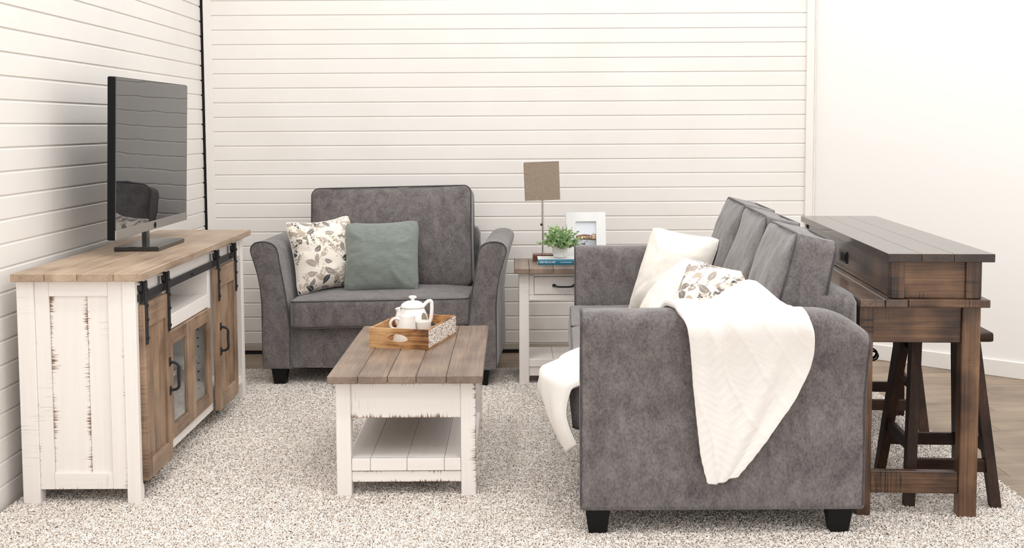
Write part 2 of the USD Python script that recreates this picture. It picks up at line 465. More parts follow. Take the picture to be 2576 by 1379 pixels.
PANE = mat('door_glass', {'t': ('transparent_bsdf', {'color': (0.93, 0.94, 0.94)}), 'gl': ('glossy_bsdf', {'color': (0.95, 0.95, 0.95), 'roughness': 0.02}), 'f': ('fresnel', {'IOR': 1.5}), 'g': ('geometry', {}), 'fr': ('math', {'math_type': 'subtract', 'value1': 1.0}), 'fm': ('math', {'math_type': 'multiply'}),
                          'mx': ('mix_closure', {})}, [('g.backfacing', 'fr.value2'), ('fr.value', 'fm.value1'), ('f.fac', 'fm.value2'), ('fm.value', 'mx.fac'), ('t.BSDF', 'mx.closure1'), ('gl.BSDF', 'mx.closure2')], surface='mx.closure')
TVBLACK = plain('tv_black', (0.005, 0.005, 0.006), 0.5, 0.15)
TVSCREEN = mat('tv_screen', {'tc': ('texture_coordinate', {}), 'mp': ('mapping', {'scale': (1, 5, 9)}), 'n': ('noise_texture', {'scale': 1.0, 'detail': 1.0}), 'bp': ('bump', {'strength': 0.06, 'distance': 0.01}),
                             'p': ('principled_bsdf', {'base_color': (0.012, 0.012, 0.014), 'roughness': 0.02, 'ior': 1.62, 'specular_ior_level': 0.7})},
               [('tc.object', 'mp.vector'), ('mp.vector', 'n.vector'), ('n.fac', 'bp.height'), ('bp.normal', 'p.normal')])
TVSILVER = plain('tv_silver', (0.42, 0.40, 0.385), 0.3, metallic=0.75)
TVSTAND = plain('tv_foot', (0.02, 0.019, 0.019), 0.2, 0.6)
CERAMIC = plain('white_ceramic', (0.88, 0.86, 0.83), 0.12, 0.5)
CERAMIC2 = plain('matte_ceramic', (0.80, 0.77, 0.73), 0.35, 0.4)
EMBLEM = plain('emblem_taupe', srgb(140, 130, 110), 0.5)
CHROME = plain('brushed_steel', (0.62, 0.59, 0.55), 0.22, metallic=1.0)
LAMPBASE = wood('lamp_base', 'x', [(0.3, srgb(82, 48, 32)), (0.7, srgb(122, 78, 55))], rough=0.35, vary=0.0)
FINIAL = plain('dark_bead', srgb(48, 24, 20), 0.35)
LINEN = cloth('linen_shade', srgb(134, 119, 104), srgb(160, 144, 128), scale=60.0, fine=900.0, sheen=0.1, stretch=(1, 1, 3), lo=0.35, hi=0.65)
IVORY = cloth('ivory_linen', srgb(226, 219, 208), srgb(242, 237, 229), scale=30.0, fine=900.0, sheen=0.15, lo=0.3, hi=0.7)
SAGE = cloth('sage_chenille', srgb(106, 114, 109), srgb(142, 149, 141), scale=24.0, fine=800.0, sheen=0.35, stretch=(1, 1, 5), lo=0.34, hi=0.68, mid=0.5)
FLORAL = printed('floral_print', 'print_color')
PHOTO = printed('photo_print', 'print_color', rough=0.2, sheen=0.0, bump=0.0)
WHITEFRAME = wood('white_frame', 'z', [(0.3, (0.80, 0.80, 0.79)), (0.7, (0.90, 0.90, 0.89))], rough=0.5, vary=0.0, blotch=0.4)
PAPER = plain('page_paper', srgb(226, 200, 165), 0.8)
COVER = plain('book_cover', (0.86, 0.86, 0.85), 0.4)
SPINE = plain('book_spine', srgb(38, 112, 138), 0.4)
INK = plain('white_ink', (0.85, 0.88, 0.88), 0.6)
MARBLE = mat('marble', {'tc': ('texture_coordinate', {}), 'n': ('noise_texture', {'scale': 11.0, 'detail': 4.0, 'distortion': 1.4}),
                        'r': ('rgb_ramp', {'ramp': [(0.0, (0.86, 0.86, 0.86)), (0.46, (0.86, 0.86, 0.86)), (0.5, (0.70, 0.72, 0.74)), (0.54, (0.86, 0.86, 0.86)), (1.0, (0.86, 0.86, 0.86))]}),
                        'p': ('principled_bsdf', {'roughness': 0.25})}, [('tc.object', 'n.vector'), ('n.fac', 'r.fac'), ('r.color', 'p.base_color')])
SOIL = plain('plant_soil', srgb(58, 54, 40), 0.9)
LEAF = mat('leaf_green', {'r': ('attribute', {'attribute': 'print_color'}),
                          'p': ('principled_bsdf', {'roughness': 0.5, 'specular_ior_level': 0.35}), 't': ('translucent_bsdf', {}), 'mx': ('mix_closure', {'fac': 0.25})},
           [('r.color', 'p.base_color'), ('r.color', 't.color'), ('p.BSDF', 'mx.closure1'), ('t.BSDF', 'mx.closure2')], surface='mx.closure')
STEM = plain('stem_green', srgb(86, 92, 58), 0.7)
FLEECE = mat('white_fleece', {'g': ('geometry', {}), 'n': ('noise_texture', {'scale': 260.0, 'detail': 3.0}), 'bp': ('bump', {'strength': 0.35, 'distance': 0.002}),
                              'p': ('principled_bsdf', {'base_color': (0.77, 0.738, 0.70), 'roughness': 0.95, 'specular_ior_level': 0.1, 'sheen_weight': 0.15, 'subsurface_weight': 0.0})},
             [('g.position', 'n.vector'), ('n.fac', 'bp.height'), ('bp.normal', 'p.normal')])
CABLE = plain('black_cable', (0.01, 0.01, 0.01), 0.5)
OUTLET = plain('outlet_black', (0.02, 0.02, 0.02), 0.35)

# ------------------------------------------------------------------ setting
YW, XL, XR = 7.25, -1.93, 1.90          # back wall, left wall, right end of the back wall
ZF = -0.012                              # hard floor under the rug
PITCH, TOP = 0.0902, 2.78
Z0 = 2.1180 - 0.0902 * 24                # board joints line up with the photograph's


def structure(name):
    p = uniq('/World', name)
    x = UsdGeom.Xform.Define(stage, p)
    tag(x.GetPrim(), kind='structure')
    return p


def board_profile(d0, z0, z1, sgn):
    """tongue and groove board: bevelled upper lip, shallow open joint under the next board"""
    t, g = 0.016, 0.0095
    pts = [(0, z0 + 0.009), (g - 0.0005, z0 + 0.009), (g - 0.0005, z0 + 0.0035), (t - 0.001, z0 + 0.0035), (t, z0 + 0.0045), (t, z1 - 0.0085), (g, z1 - 0.0015), (g - 0.001, z1 + 0.0075), (0, z1 + 0.0075)]
    return [(d0 + sgn * a, z) for a, z in pts]


wb = structure('wall_back')
put(wb + '/shadow_gap', box(XL + 0.05, XR - 0.04, YW - 0.016, YW - 0.004, ZF - 0.002, 0.013, 0), DARKGAP)  # black strip painted in for the shade under the baseboard
put(wb + '/backing', box(XL - 0.1, XR, YW, YW + 0.08, 0.0, TOP, 0), GROOVE)
k = 0
z = Z0 + 0.0902
put(uniq(wb, 'board'), prism(board_profile(YW, 0.05, z, -1), 'x', XL + 0.06, XR - 0.03), PAINT)
while z < TOP - 0.02:
    put(uniq(wb, 'board'), prism(board_profile(YW, z, z + PITCH, -1), 'x', XL + 0.06, XR - 0.03), PAINT)
    z += PITCH
wl = structure('wall_left')
put(wl + '/backing', box(XL - 0.08, XL - 0.016, 1.6, YW, 0.0, TOP, 0), GROOVE)
z = Z0 + 0.034
put(uniq(wl, 'board'), prism(board_profile(XL - 0.016, ZF, z, 1), 'y', 1.6, YW - 0.028), PAINT)
while z < TOP - 0.02:
    put(uniq(wl, 'board'), prism(board_profile(XL - 0.016, z, z + PITCH * 1.01, 1), 'y', 1.6, YW - 0.028), PAINT)
    z += PITCH * 1.01
put(wl + '/corner_gap', box(XL - 0.01, XL + 0.012, YW - 0.012, YW - 0.002, 0.0, TOP, 0), DARKGAP)

# right-hand plain wall, turned towards the camera
A = np.array([XR + 0.04, YW - 0.03])
DW = np.array([0.635, -0.562])
DW /= np.linalg.norm(DW)
NW = np.array([-DW[1], DW[0]])


def wall_strip(s0, s1, z0, z1, t0, t1, bev=0.0):
    """slab along the right wall: s along it, t out of its face towards the room (negative: behind)"""
    m = box(s0, s1, t0, t1, z0, z1, bev)
    v = np.array(m.vertices)
    P = A[None] + v[:, :1] * DW[None] - v[:, 1:2] * NW[None]
    m = trimesh.Trimesh(np.column_stack([P, v[:, 2]]), m.faces, process=False)
    if m.volume < 0:
        m.invert()
    return m


solo('wall_right', None, None, wall_strip(-0.05, 3.4, ZF, TOP, -0.12, 0.0), PLASTER, (A[0], A[1], ZF), kind='structure')
solo('baseboard_right', None, None, wall_strip(0.0, 3.4, ZF, 0.085, 0.0, 0.014, 0.004), TRIMWHITE, (A[0], A[1], ZF), kind='structure')
solo('trim_1', None, None, box(XL + 0.016, XL + 0.066, YW - 0.03, YW - 0.002, 0.04, TOP, 0.002), PAINT, (XL, YW, 0.04), kind='structure')
solo('trim_2', None, None, box(1.838, 1.886, YW - 0.036, YW - 0.002, 0.04, TOP, 0.003), PAINT, (1.86, YW, 0.04), kind='structure')
solo('baseboard_back', None, None, box(XL + 0.066, 1.838, YW - 0.026, YW - 0.002, 0.012, 0.052, 0.002), OLDTRIM, (0, YW, 0.012), kind='structure')
solo('ground_slab', None, None, box(-2.2, 5.2, 1.2, 8.2, -0.12, ZF - 0.012, 0), RUGBASE, (0, 0, -0.12), kind='structure')
fl = structure('floor')
row = 0
y = 7.29
while y > 2.3:
    y0 = y - 0.178
    x = (-2.02 if y > 6.3 else 1.72) - 0.13 * (row * 5 % 9)
    while x < 4.6:
        x1 = x + 1.22
        if not (x1 < -1.9):
            put(uniq(fl, 'plank'), box(x + 0.0006, x1 - 0.0006, y0 + 0.0006, y - 0.0006, ZF - 0.012, ZF, 0.0008), LAMINATE)
        x = x1
    y, row = y0, row + 1

# rug with pile
RX0, RX1, RY0, RY1 = XL + 0.03, 1.935, 2.7, 6.70
rug = Thing('shag_rug', 'large cream and taupe flecked shag rug lying under all the furniture', 'rug', (0, (RY0 + RY1) / 2, ZF))
rug.part('backing', box(RX0, RX1, RY0, RY1, ZF, 0.0, 0.002), RUGBASE)
TS = 0.12
protos = []
pi = UsdGeom.PointInstancer.Define(stage, rug.path + '/pile')
tag(pi.GetPrim(), 'twisted flecked carpet yarns', None, None, 'stuff')
for t in range(4):
    NY = 23
    g = (np.arange(NY) + 0.5) / NY * TS - TS / 2
    bx, by = [a.ravel() for a in np.meshgrid(g, g)]
    n = len(bx)
    bx = bx + rng.uniform(-0.003, 0.003, n)
    by = by + rng.uniform(-0.003, 0.003, n)
    az = rng.uniform(0, 2 * np.pi, n)
    lean = rng.uniform(0.2, 1.0, n)
    hgt = rng.uniform(0.0100, 0.0140, n)
    rad = rng.uniform(0.0028, 0.0041, n)
    base = np.stack([bx, by, np.full(n, -0.007)], 1)
    dr = np.stack([np.cos(az), np.sin(az), np.zeros(n)], 1)
    rings = []
    for f_, up, rr in ((0.0, 0.0, 0.9), (0.35, 0.95, 1.0), (1.0, 0.85, 0.85)):
        c = base + dr * (lean * f_ * 0.015)[:, None] + np.array([0, 0, 1.0]) * (hgt * up)[:, None]
        side = np.stack([-dr[:, 1], dr[:, 0], np.zeros(n)], 1)
        upv = np.array([0, 0, 1.0]) if f_ > 0.5 else None
        ring = []
        for q in range(3):
            aa = q * 2 * np.pi / 3
            oth = dr if f_ < 0.2 else (dr * 0.7 - np.array([0, 0, 0.7]) if upv is None else upv)
            ring.append(c + (rad * rr)[:, None] * (np.cos(aa) * side + np.sin(aa) * oth))
        rings.append(np.stack(ring, 1))
    V = np.stack(rings, 1).reshape(n, 9, 3)
    ff = []
    for s in range(2):
        for q in range(3):
            a0, a1, b0, b1 = s * 3 + q, s * 3 + (q + 1) % 3, s * 3 + 3 + q, s * 3 + 3 + (q + 1) % 3
            ff += [(a0, a1, b1), (a0, b1, b0)]
    ff += [(6, 7, 8)]
    Fc = (np.array(ff)[None] + (np.arange(n) * 9)[:, None, None]).reshape(-1, 3)
    pth = f'{rug.path}/pile/yarn_patch' + (f'_{t:03d}' if t else '')
    u = rng.uniform(0, 1, n)
    stops = np.array([srgb(176, 157, 142), srgb(218, 202, 188), srgb(243, 231, 219), srgb(250, 242, 233), srgb(253, 248, 242)])
    col = np.stack([np.interp(u, [0, 0.10, 0.28, 0.7, 1.0], stops[:, c]) for c in range(3)], 1)
    put(pth, trimesh.Trimesh(V.reshape(-1, 3), Fc, process=False), PILE, smooth=True, color=np.repeat(col, 9, 0))
    protos.append(Sdf.Path(pth))
pi.CreatePrototypesRel().SetTargets(protos)
nx, ny = int(round((RX1 - RX0) / TS)), int(round((RY1 - RY0) / TS))
gx, gy = np.meshgrid(RX0 + (np.arange(nx) + 0.5) * (RX1 - RX0) / nx, RY0 + (np.arange(ny) + 0.5) * (RY1 - RY0) / ny)
pos = np.stack([gx.ravel(), gy.ravel() - (RY0 + RY1) / 2, np.full(gx.size, -ZF)], 1)
q4 = rng.integers(0, 4, len(pos))
pi.CreatePositionsAttr(Vt.Vec3fArray.FromNumpy(pos.astype(np.float32)))
pi.CreateProtoIndicesAttr(Vt.IntArray.FromNumpy(rng.integers(0, 4, len(pos)).astype(np.int32)))
pi.CreateOrientationsAttr(Vt.QuathArray([Gf.Quath(float(math.cos(a * math.pi / 4)), 0, 0, float(math.sin(a * math.pi / 4))) for a in q4]))

# ------------------------------------------------------------------ television stand
ZB = 0.0003                                # furniture feet sink a little into the pile
tv = Thing('media_console', 'long distressed white media console with brown plank top, sliding barn doors and glass doors', 'tv stand', (-1.64, 5.16, ZB))


def plank_row(t, name, axis, edges, lo, hi, z0, z1, mats, gap=0.0012, b=0.0025, across=None, parent=None, uv=None):
    """planks side by side: edges are the joints across, the planks run along axis from lo to hi"""
    for a, c in zip(edges[:-1], edges[1:]):
        a, c = a + gap / 2, c - gap / 2
        m = {'x': lambda: box(lo, hi, a, c, z0, z1, b), 'y': lambda: box(a, c, lo, hi, z0, z1, b)}[axis]()
        t.part(name, m, mats, parent=parent, uv=uv(m) if uv else None)


plank_row(tv, 'top_plank', 'y', [-1.868, -1.742, -1.620, -1.484, -1.380], 4.255, 6.065, 0.857, 0.887, BROWN['y'])
YA, YB = 4.29, 6.03
for x0, x1, y0, y1 in ((-1.862, -1.797, YA, YA + 0.055), (-1.466, -1.416, YA, YA + 0.05), (-1.862, -1.797, YB - 0.055, YB), (-1.466, -1.416, YB - 0.05, YB)):
    m = box(x0, x1, y0, y1, ZB, 0.857, 0.003)
    tv.part('leg', m, WW['z'], uv=nowear(m))
for ys, sg in ((YA + 0.008, 1), (YB - 0.008, -1)):
    a, b_ = sorted((ys, ys + sg * 0.022))
    for x0, x1, ed in ((-1.797, -1.744, [('x', -1.797)]), (-1.522, -1.466, [('x', -1.466)])):
        m = box(x0, x1, a, b_, 0.056, 0.857, 0.002)
        tv.part('side_stile', m, WW['z'], uv=wearuv(m, 'z', ed))
    for z0, z1, ed in ((0.796, 0.857, []), (0.056, 0.119, [('z', 0.056)])):
        m = box(-1.7435, -1.5225, a, b_, z0, z1, 0.002)
        tv.part('side_rail', m, WW['x'], uv=wearuv(m, 'x', ed))
    c0, c1 = sorted((ys + sg * 0.012, ys + sg * 0.028))
    for x0, x1, ed in ((-1.7435, -1.6045, [('x', -1.7435), ('x', -1.6045)]), (-1.6035, -1.5225, [('x', -1.6035), ('z', 0.119)])):
        m = box(x0, x1, c0, c1, 0.110, 0.800, 0.0015)
        tv.part('side_plank', m, WORN['z'] if len(ed) > 1 and ed[1][0] == 'x' else WW['z'], uv=wearuv(m, 'z', ed))
# carcass
XF = -1.428
tv.part('back_panel', box(-1.862, -1.850, YA + 0.05, YB - 0.05, 0.07, 0.855, 0), INSIDE)
m = box(-1.85, XF, YA + 0.04, YB - 0.04, 0.083, 0.125, 0.002)
tv.part('bottom_rail', m, WW['y'], uv=nowear(m))
for y0, y1 in ((4.668, 4.690), (5.362, 5.41)):
    m = box(-1.85, XF, y0, y1, 0.125, 0.757, 0.002)
    tv.part('partition', m, WW['z'], uv=nowear(m))
m = box(-1.85, XF, 4.69, 5.362, 0.586, 0.646, 0.002)
tv.part('shelf', m, WW['y'], uv=nowear(m))
tv.part('inner_shelf', box(-1.85, -1.475, 4.69, 5.362, 0.345, 0.365, 0.001), TRIMWHITE)
m = box(-1.455, XF, YA + 0.05, YB - 0.05, 0.757, 0.857, 0.002)
tv.part('fascia', m, WORN['y'], uv=wearuv(m, 'y', [('z', 0.857)]))
peg = [cyl((-1.80 + 0.16 * c, 5.3625, 0.20 + 0.04 * r), (-1.80 + 0.16 * c, 5.3605, 0.20 + 0.04 * r), 0.004, 8) for c in range(3) for r in range(9)]
tv.part('peg_hole', cat(*peg), TVBLACK, kind='stuff', label='row of small peg holes inside the cabinet')
# glass doors
for y0, y1 in ((4.694, 5.026), (5.030, 5.360)):
    z0, z1, w = 0.128, 0.583, 0.058
    x0, x1 = XF - 0.006, XF + 0.012
    fr = tv.part('glass_door', cat(box(x0, x1, y0, y0 + w, z0, z1), box(x0, x1, y1 - w, y1, z0, z1)), SHADED_DOORWOOD['z'])
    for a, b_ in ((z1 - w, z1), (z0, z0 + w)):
        tv.part('door_rail', box(x0, x1 - 0.0005, y0 + w, y1 - w, a, b_), SHADED_DOORWOOD['y'], parent=fr)
    tv.part('pane', box(x0 + 0.004, x0 + 0.007, y0 + w - 0.004, y1 - w + 0.004, z0 + w - 0.004, z1 - w + 0.004, 0), PANE, parent=fr)
# track
tr = tv.part('door_track', box(-1.412, -1.404, 4.31, 5.80, 0.770, 0.802, 0.001), IRON)
for yy in (4.40, 5.02, 5.70):
    tv.part('bolt', cyl((-1.41, yy, 0.786), (-1.399, yy, 0.786), 0.006, 10), IRON, parent=tr)
# sliding doors
XD0, XD1 = -1.418, -1.392
for y0, y1, hy in ((4.322, 4.642, 4.622), (5.405, 5.775, 5.440)):
    z0, z1, w, wt, wb_ = 0.080, 0.758, 0.052, 0.092, 0.075
    dr = tv.part('barn_door', cat(box(XD0, XD1, y0, y0 + w, z0, z1), box(XD0, XD1, y1 - w, y1, z0, z1)), SHADED_DOORWOOD['z'])
    tv.part('door_rail', box(XD0, XD1 - 0.0005, y0 + w, y1 - w, z1 - wt, z1), SHADED_DOORWOOD['y'], parent=dr)
    tv.part('door_rail', box(XD0, XD1 - 0.0005, y0 + w, y1 - w, z0, z0 + wb_), SHADED_DOORWOOD['y'], parent=dr)
    e = np.linspace(y0 + w, y1 - w, 4)
    for a, b_ in zip(e[:-1], e[1:]):
        tv.part('plank', box(XD0 + 0.002, XD1 - 0.011, a + 0.0008, b_ - 0.0008, z0 + wb_ - 0.005, z1 - wt + 0.005, 0.0015), SHADED_DOORWOOD['z'], parent=dr)
    for sy in (y0 + 0.004, y1 - 0.030):
        st = prism([(sy, 0.612), (sy + 0.004, 0.606), (sy + 0.018, 0.606), (sy + 0.022, 0.612), (sy + 0.022, 0.842), (sy + 0.017, 0.850), (sy + 0.005, 0.850), (sy, 0.842)], 'x', XD1 + 0.001, XD1 + 0.006)
        tv.part('strap', st, IRON, parent=dr)
        for zz in (0.63, 0.70, 0.755, 0.815):
            tv.part('strap_bolt', cyl((XD1 + 0.004, sy + 0.011, zz), (XD1 + 0.011, sy + 0.011, zz), 0.006, 8), IRON, parent=dr)
        tv.part('roller', cat(cyl((-1.412, sy + 0.011, 0.824), (-1.398, sy + 0.011, 0.824), 0.023, 20), box(-1.397, -1.3925, sy, sy + 0.022, 0.76, 0.846, 0.001)), IRON, parent=dr)
        tv.part('roller_bolt', cyl((-1.43, sy - 0.004, 0.838), (-1.405, sy - 0.004, 0.838), 0.006, 10), BOLT, parent=dr)
    hz0, hz1 = 0.343, 0.498
    hp = spline([(XD1, hy, hz1 - 0.022), (XD1 + 0.02, hy, hz1 - 0.022), (XD1 + 0.034, hy, hz1 - 0.032), (XD1 + 0.036, hy, hz1 - 0.05), (XD1 + 0.036, hy, hz0 + 0.05), (XD1 + 0.034, hy, hz0 + 0.032), (XD1 + 0.02, hy, hz0 + 0.022), (XD1, hy, hz0 + 0.022)], 36)
    hd = cat(tube(hp, 0.0062, 8), box(XD1, XD1 + 0.004, hy - 0.010, hy + 0.010, hz1 - 0.036, hz1, 0.0015), box(XD1, XD1 + 0.004, hy - 0.010, hy + 0.010, hz0, hz0 + 0.036, 0.0015))
    tv.part('handle', hd, IRON, parent=dr, smooth=35)
    tv.part('floor_guide', box(-1.414, -1.406, y0 + 0.002, y0 + 0.022, 0.068, 0.082, 0.001), IRON, parent=dr)

# ------------------------------------------------------------------ television
TVX, TY0, TY1, TZ0, TZ1 = -1.650, 4.805, 5.865, 0.955, 1.640
scr = Thing('television', 'flat black television with silver chin standing on the media console', 'television', (-1.66, 5.22, 0.887))


def tilt(m):
    m = m.copy()
    m.apply_translation((-TVX, 0, -1.3))
    m.apply_transform(rot([0, 1, 0], math.radians(1.8)))
    m.apply_translation((TVX, 0, 1.3))
    return m


scr.part('housing', tilt(box(TVX - 0.036, TVX - 0.003, TY0, TY1, TZ0, TZ1, 0.004)), TVBLACK)
scr.part('back_cover', tilt(box(TVX - 0.060, TVX - 0.036, TY0 + 0.16, TY1 - 0.16, TZ0 + 0.10, TZ1 - 0.12, 0.012)), TVBLACK)
scr.part('screen', tilt(box(TVX - 0.004, TVX, TY0 + 0.003, TY1 - 0.003, TZ0 + 0.042, TZ1 - 0.003, 0.0008)), TVSCREEN)
chin = scr.part('chin', tilt(box(TVX - 0.004, TVX + 0.002, TY0 + 0.003, TY1 - 0.003, TZ0 + 0.002, TZ0 + 0.042, 0.001)), TVSILVER)
ly, lz = 5.335, TZ0 + 0.021
ring = [(TVX + 0.003, ly + 0.013 * math.cos(a), lz + 0.013 * math.sin(a)) for a in np.linspace(0, 2 * np.pi, 28, endpoint=False)]
lg = cat(tube(ring, 0.0011, 6, closed=True), tube([(TVX + 0.003, ly - 0.006, lz - 0.012), (TVX + 0.003, ly + 0.0005, lz + 0.012)], 0.0010, 6),
         tube([(TVX + 0.003, ly - 0.003, lz + 0.002), (TVX + 0.003, ly - 0.0002, lz + 0.003), (TVX + 0.003, ly - 0.003, lz - 0.006)], 0.0009, 6),
         tube([(TVX + 0.003, ly + 0.002, lz - 0.012), (TVX + 0.003, ly + 0.006, lz + 0.003), (TVX + 0.003, ly + 0.009, lz + 0.001), (TVX + 0.003, ly + 0.006, lz - 0.004)], 0.0009, 6))
scr.part('emblem', tilt(lg), TVBLACK, parent=chin, smooth=True)
scr.part('post', cat(box(TVX - 0.036, TVX - 0.014, 5.225, 5.270, 0.905, 1.02, 0.002)), TVSTAND)
scr.part('foot', box(-1.742, -1.546, 5.015, 5.415, 0.887, 0.907, 0.003), TVSTAND)

# ------------------------------------------------------------------ coffee table
ct = Thing('coffee_table', 'rectangular coffee table with plank top on distressed white legs and lower shelf', 'coffee table', (-0.41, 4.85, ZB))
plank_row(ct, 'top_plank', 'y', [-0.704, -0.587, -0.4745, -0.366, -0.252, -0.114], 4.300, 5.400, 0.456, 0.486, GREYBROWN['y'])
for x0, x1 in ((-0.681, -0.624), (-0.201, -0.144)):
    for y0, y1 in ((4.362, 4.419), (5.285, 5.342)):
        m = box(x0, x1, y0, y1, ZB, 0.456, 0.003)
        ct.part('leg', m, WORN['z'] if x0 > -0.4 else WW['z'], uv=wearuv(m, 'z', [('x', -0.144)] if x0 > -0.4 else []))
for y0, y1 in ((4.372, 4.392), (5.312, 5.332)):
    m = box(-0.624, -0.201, y0, y1, 0.308, 0.456, 0.002)
    ct.part('apron', m, WORN['x'], uv=wearuv(m, 'x', [('z', 0.308), ('z', 0.456)]))
    m = box(-0.624, -0.201, y0, y1, 0.056, 0.098, 0.002)
    ct.part('stretcher', m, WW['x'], uv=wearuv(m, 'x', [('z', 0.056), ('z', 0.098)]))
m = box(-0.671, -0.651, 4.419, 5.285, 0.308, 0.456, 0.002)
ct.part('apron', m, WW['y'], uv=nowear(m))
m = box(-0.671, -0.651, 4.419, 5.285, 0.056, 0.098, 0.002)
ct.part('stretcher', m, WW['y'], uv=nowear(m))
m = box(-0.174, -0.154, 4.419, 5.285, 0.056, 0.098, 0.002)
ct.part('stretcher', m, WW['y'], uv=nowear(m))
m = box(-0.180, -0.172, 4.419, 5.285, 0.308, 0.456, 0.002)
ct.part('drawer_rail', m, WW['y'], uv=nowear(m))
for y0, y1 in ((4.43, 4.848), (4.856, 5.275)):
    m = box(-0.190, -0.154, y0, y1, 0.322, 0.446, 0.002)
    d = ct.part('drawer', m, WW['y'], uv=nowear(m))
    yc = (y0 + y1) / 2
    hp = spline([(-0.154, yc - 0.048, 0.40), (-0.138, yc - 0.046, 0.40), (-0.130, yc - 0.03, 0.40), (-0.130, yc + 0.03, 0.40), (-0.138, yc + 0.046, 0.40), (-0.154, yc + 0.048, 0.40)], 24)
    ct.part('handle', tube(hp, 0.006, 8), IRON, parent=d, smooth=35)
for a, b_ in zip(*(lambda e: (e[:-1], e[1:]))([-0.640, -0.551, -0.410, -0.266, -0.185])):
    m = box(a + 0.0007, b_ - 0.0007, 4.366 if False else 4.394, 5.31, 0.130, 0.150, 0.0015)
    ct.part('shelf_plank', m, WW['y'], uv=nowear(m))
for a, b_ in zip(*(lambda e: (e[:-1], e[1:]))([-0.6235, -0.551, -0.410, -0.266, -0.2015])):
    m = box(a + 0.0007, b_ - 0.0007, 4.364, 4.3935, 0.102, 0.150, 0.002)
    ct.part('shelf_edge', m, WW['x'], uv=nowear(m))

# ------------------------------------------------------------------ serving tray and tea things
ZT = 0.486
TA, TL, TWD, THT = -math.radians(14.5), 0.268, 0.385, 0.086        # turn, width (front side), depth, height
tray = Thing('serving_tray', 'mango wood serving tray with carved white sides set askew on the coffee table', 'tray', (-0.4355, 5.02, ZT), TA, local=True)
hw, hd = TL / 2, TWD / 2


def tray_end(y0, y1):
    outer = Polygon([(-hw, 0), (hw, 0), (hw, THT), (-hw, THT)])
    cut = Polygon([(0.046 * math.cos(a) - 0.005, 0.040 + (0.022 if math.sin(a) > 0 else 0.012) * math.sin(a)) for a in np.linspace(0, 2 * np.pi, 40, endpoint=False)])
    return prism(outer.difference(cut), 'y', y0, y1)


tray.part('end_board', tray_end(-hd, -hd + 0.012), TRAYWOOD['x'])
tray.part('end_board', tray_end(hd - 0.012, hd), TRAYWOOD['x'])
CARVE = mat('carved_white', {'tc': ('texture_coordinate', {}), 'v': ('voronoi_texture', {'scale': 185.0, 'feature': 'f1'}), 'mp': ('mapping', {'rotation': (0.5, 0, 0), 'scale': (1, 0.60, 1.5)}),
                             'n': ('noise_texture', {'scale': 45.0, 'detail': 2.0}), 'ad': ('math', {'math_type': 'multiply_add', 'value2': 0.12}),
                             'r': ('rgb_ramp', {'ramp': [(0.0, (0.87, 0.85, 0.82)), (0.66, (0.87, 0.85, 0.82)), (0.70, srgb(172, 124, 84)), (1.0, srgb(140, 92, 56))]}),
                             'bp': ('bump', {'invert': True, 'strength': 0.6, 'distance': 0.002}),
                             'p': ('principled_bsdf', {'roughness': 0.5})},
            [('tc.object', 'mp.vector'), ('mp.vector', 'v.vector'), ('tc.object', 'n.vector'), ('n.fac', 'ad.value1'), ('v.distance', 'ad.value3'), ('ad.value', 'r.fac'), ('r.color', 'p.base_color'), ('ad.value', 'bp.height'), ('bp.normal', 'p.normal')])
for sx in (-1, 1):
    a, b_ = sorted((sx * (hw - 0.012), sx * (hw - 0.001)))
    sd = tray.part('side_board', box(a, b_, -hd + 0.012, hd - 0.012, 0, THT, 0.001), TRAYWOOD['y'])
    a, b_ = sorted((sx * (hw - 0.001), sx * (hw + 0.0015)))
    tray.part('carved_panel', box(a, b_, -hd + 0.001, hd - 0.001, 0.010, THT - 0.004, 0.0004), CARVE, parent=sd, label='white carved panel')
tray.part('tray_floor', box(-hw + 0.012, hw - 0.012, -hd + 0.012, hd - 0.012, 0.001, 0.012, 0), TRAYWOOD['y'])

ZI = ZT + 0.0125
TPZ = 1.0
tp = Thing('teapot', 'white ceramic teapot with round knobbed lid at the back of the tray', 'teapot', (-0.446, 5.108, ZI), local=True)
_tp_part = tp.part


def taller(name, mesh, *a, **k):
    mesh = mesh.copy()
    mesh.apply_scale([1, 1, TPZ])
    return _tp_part(name, mesh, *a, **k)


tp.part = taller
prof = [(0.0, 0.0), (0.050, 0.0), (0.057, 0.004), (0.067, 0.028), (0.0695, 0.050), (0.067, 0.074), (0.060, 0.098), (0.053, 0.115), (0.0505, 0.124), (0.0, 0.124)]
tp.part('body', lathe(spline(np.array(prof)[1:-1], 40).tolist() + [(0.0, 0.124)], 56), CERAMIC, smooth=40)
tp.part('rim', lathe([(0.046, 0.1225), (0.0545, 0.123), (0.056, 0.1255), (0.0545, 0.128), (0.046, 0.1285)], 56), CERAMIC, smooth=50)
lid = tp.part('lid', lathe(spline([(0.0535, 0.1280), (0.052, 0.1325), (0.045, 0.140), (0.032, 0.148), (0.016, 0.152), (0.0001, 0.153)], 30), 56), CERAMIC, smooth=50)
tp.part('knob', lathe(spline([(0.010, 0.151), (0.008, 0.156), (0.010, 0.161), (0.017, 0.165), (0.018, 0.169), (0.013, 0.1735), (0.0001, 0.1745)], 30), 36), CERAMIC, parent=lid, smooth=60)
sp = spline([(-0.050, -0.014, 0.040), (-0.062, -0.018, 0.062), (-0.0625, -0.019, 0.088), (-0.0625, -0.019, 0.112), (-0.065, -0.020, 0.122)], 20)
tp.part('spout', tube(sp, np.r_[np.linspace(0.020, 0.0105, 15), 0.0105, 0.0105, 0.0112, 0.0122, 0.0128], 20), CERAMIC, smooth=40)
